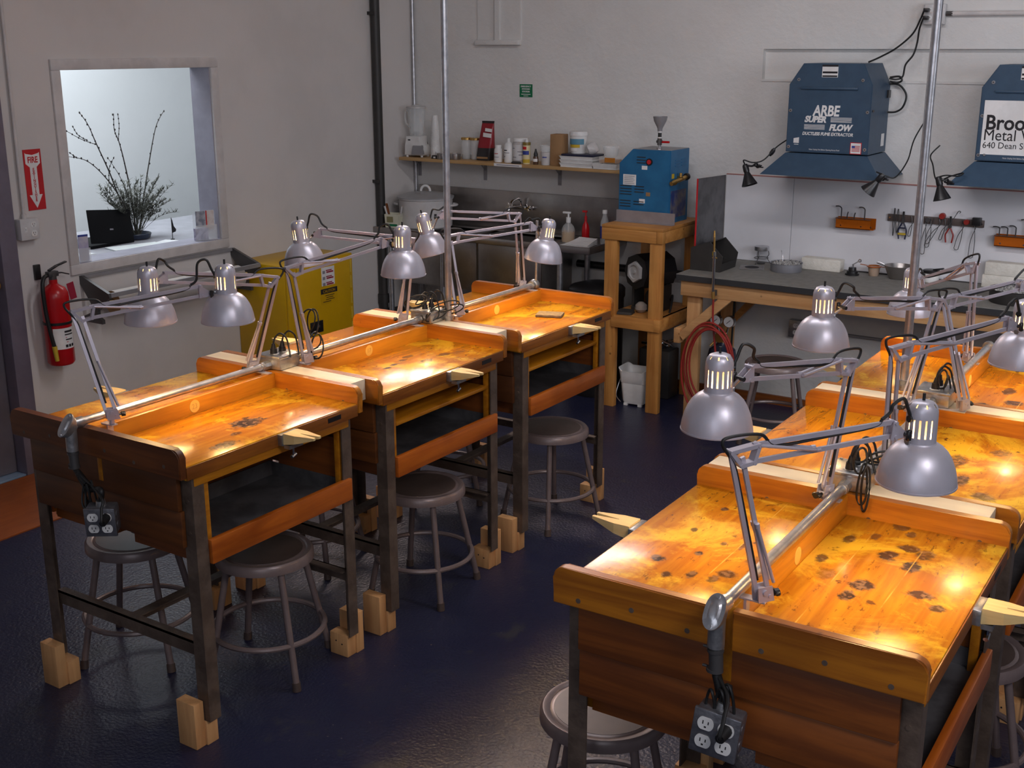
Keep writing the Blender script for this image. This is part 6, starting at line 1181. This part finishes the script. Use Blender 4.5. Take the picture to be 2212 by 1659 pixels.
# ------------------------------------------------------------------ racks and tools on the back wall
def hook_tool(label, x, z, h, bend, group, r=.0032):
    m = MB(); m.tube(spline([(0,0,-.030), (0,0,h*.55), (-.002*bend,0,h*.85), (-.016*bend,0,h), (-.034*bend,0,h-.001)], 6) if bend else [(0,0,-.030), (.002,0,h*.5), (.006,0,h)], r, 7)
    s = m.build('bent_rod', M_dgrey); s.location = (x, YB-.030, z); return tag(s, label, 'torch tip', group)
def orange_rack(x0, x1, z0, z1, label):
    o = thing('tool_rack', label, 'rack', ((x0+x1)/2, YB-0.0075, z0)); w_ = (x1-x0)/2; h_ = z1-z0
    m = MB(); m.box(-w_, w_, -.004, 0, 0, h_); m.box(-w_, w_, -.042, -.004, 0, .004); m.box(-w_, w_*.82, -.042, -.038, .0, h_*.82); m.build('tray', M_orange, o)
    m = MB(); m.box(-w_*1.04, w_*.78, -.044, -.004, h_*.86, h_*.92); m.build('top_strip', M_darkwood, o)
    for x in (-w_*.72, w_*.35, w_*.86): m = MB(); m.cyl((x,-.0445,.016), (x,-.042,.016), .004, n=8); m.build('screw', M_chrome, o)
    return o
orange_rack(2.190, 2.402, 1.090, 1.150, 'orange acrylic tool rack on the wall between the charcoal bin and the steel pole')
orange_rack(3.035, 3.250, 1.062, 1.122, 'orange acrylic tool rack at the picture edge')
for k, (x, h_, b, lab) in enumerate(((2.212,.060,1,'hooked steel rod at the charcoal bin end of the first orange rack'), (2.244,.032,0,'short straight rod second along the first orange rack'), (2.284,.030,0,'short slanting rod third along the first orange rack'), (2.343,.062,1,'tall hooked rod at the pole end of the first orange rack'))): hook_tool(lab, x, 1.148, h_, b, 'bent rods in the orange racks')
for k, (x, h_, lab) in enumerate(((3.052,.040,'first hooked rod of the orange rack at the picture edge'), (3.092,.042,'second hooked rod of the orange rack at the picture edge'), (3.132,.050,'third hooked rod of the orange rack at the picture edge'), (3.185,.085,'tallest hooked rod of the orange rack at the picture edge'))): hook_tool(lab, x, 1.120, h_, 1, 'bent rods in the orange racks')
m = MB(); m.box(-.252, .252, -.012, 0, -.019, .019, bev=.002); [m.cyl((x,-.013,0), (x,-.011,0), .005, n=8, mi=1) for x in (-.24,.24)]
s_ = m.build('magnetic_strip', [pmat('brown_grey_strip', (0.115, 0.085, 0.075), 0.45, 0.2), M_chrome]); s_.location = (2.718, YB-0.0075, 1.165); tag(s_, 'long dark magnetic tool strip on the wall behind the steel pole', 'tool strip')
TY = YB-.024
def wall_tool(name, label, cat, x, z, build, group=None):
    o = thing(name, label, cat, (x, TY, z), 0, group); build(o); return o
def tw(o, h=.14, sp=.010, mt=None):
    m = MB(); m.bar((-sp*.2,0,.06), (-sp,0,-.02), .004, .0015, up=(0,1,0)); m.bar((-sp,0,-.02), (-.001,0,.06-h), .0035, .0015, up=(0,1,0)); m.bar((sp*.2,0,.06), (sp,0,-.02), .004, .0015, up=(0,1,0)); m.bar((sp,0,-.02), (.001,0,.06-h), .0035, .0015, up=(0,1,0)); m.build('prongs', M_dgrey, o)
wall_tool('tweezers', 'slim dark tweezers at the left end of the magnetic strip', 'tweezers', 2.503, 1.158, lambda o: tw(o, .15, .005), 'slim tools on the magnetic strip')
wall_tool('tweezers', 'slim dark tweezers leaning second along the magnetic strip', 'tweezers', 2.522, 1.155, lambda o: tw(o, .13, .008), 'slim tools on the magnetic strip')
def plier(o, mg, mj, spread, length, band=None):
    m = MB(); m.bar((-.004,0,.0), (-.0015,0,.055), .007, .006, up=(0,1,0)); m.bar((.004,0,.0), (.0015,0,.055), .007, .006, up=(0,1,0)); m.cyl((0,-.005,0), (0,.004,0), .009, n=12); m.build('jaws', mj, o)
    for s in (-1,1): m = MB(); m.tube(spline([(0,0,0), (-s*spread*.7,0,-.03), (-s*spread,0,-length*.55), (-s*spread*.75,0,-length)], 6), .0042, 8); m.build('handle', mg, o)
    if band: m = MB(); m.bar((-spread*.95,-.001,-length*.70), (spread*.95,-.001,-length*.70), .010, .012, up=(0,1,0)); m.bar((-spread*.72,-.001,-length*.36), (spread*.72,-.001,-length*.36), .006, .008, up=(0,1,0), mi=1); m.build('spring_bar', [M_yp, M_bluebag], o)
wall_tool('pliers', 'navy handled pliers with a yellow band on the magnetic strip', 'pliers', 2.552, 1.148, lambda o: plier(o, M_bluebag, M_dgrey, .022, .095, True))
wall_tool('pliers', 'dark red handled pliers hanging past the steel pole', 'pliers', 2.800, 1.140, lambda o: plier(o, M_redhose, M_dgrey, .020, .085))
def loop_tool(o, dx, dz, r):
    m = MB(); d = V(dx,0,dz); n_ = V(-dz,0,dx).normalized()*r; c = d + d.normalized()*r*.4
    pts = [V(-.006,0,.03), V(0,0,0)] + [d*.5 + n_*.9] + [c + d.normalized()*r*math.sin(t) + n_*math.cos(t) for t in [PI*k/8 - .0 for k in range(9)]] + [d*.5 - n_*.9, V(.008,0,.0), V(.014,0,.03)]
    m.tube(spline(pts, 4), .0019, 6); m.build('wire_loop', M_dgrey, o)
for x, dx, dz, r, lab in ((2.600,-.01,-.07,.006,'thin wire tool on the strip just left of the steel pole'), (2.672,-.004,-.155,.010,'long looped wire tool hanging behind the steel pole'), (2.700,-.012,-.115,.011,'shorter looped wire tool right beside the steel pole'), (2.745,-.055,-.10,.008,'slanting looped wire tool between the steel pole and the red pliers'), (2.775,-.020,-.075,.007,'short looped wire tool touching the red pliers'), (2.865,-.022,-.115,.011,'looped wire tool hanging below the small red knob'), (2.925,-.006,-.150,.012,'longest looped wire tool hanging below the black clip')): wall_tool('wire_tool', lab, 'wire tool', x, 1.150, lambda o: loop_tool(o, dx, dz, r), 'looped wire tools on the magnetic strip')
def knob(name, label, x, z, r, mt): m = MB(); m.cyl((0,0,0), (0,-.022,0), r, r*.9, n=18); s = m.build(name, mt); s.location = (x, YB-.020, z); tag(s, label, 'magnet')
knob('round_magnet', 'larger red knob stuck at the top of the magnetic strip above the red pliers', 2.757, 1.194, .017, M_redhose); knob('round_magnet', 'smaller red knob near the right end of the magnetic strip', 2.884, 1.172, .015, M_redhose); knob('round_magnet', 'grey round knob on the magnetic strip next to the steel pole', 2.686, 1.168, .014, M_dgrey)
m = MB(); m.box(-.022, .022, -.030, 0, -.020, .022, bev=.003); s_ = m.build('black_clip', M_black); s_.location = (2.936, YB-.020, 1.178); tag(s_, 'square black magnet block at the right end of the strip', 'magnet')
m = MB(); m.bar((-.022,0,-.04), (.026,0,.052), .003, .003, up=(0,1,0)); m.tube(spline([(.026,0,.052), (.034,0,.066), (.044,0,.064), (.040,0,.056)], 5), .0022, 6); s_ = m.build('scriber', M_dgrey); s_.location = (2.805, YB-.034, 1.160); tag(s_, 'thin hooked scriber stuck slantwise on the magnetic strip', 'scriber')

# slate pad on the far left bench and old nail holes in the plaster
m = MB(); m.box(-.058, .058, -.040, .040, 0, .012, bev=.003); s_ = m.build('slate_pad', M_stone); s_.location = (1.640, 2.265, TZ+.0005); s_.rotation_euler = (0,0,.35); tag(s_, 'grey slate pad lying on the bench nearest the sink', 'pad')
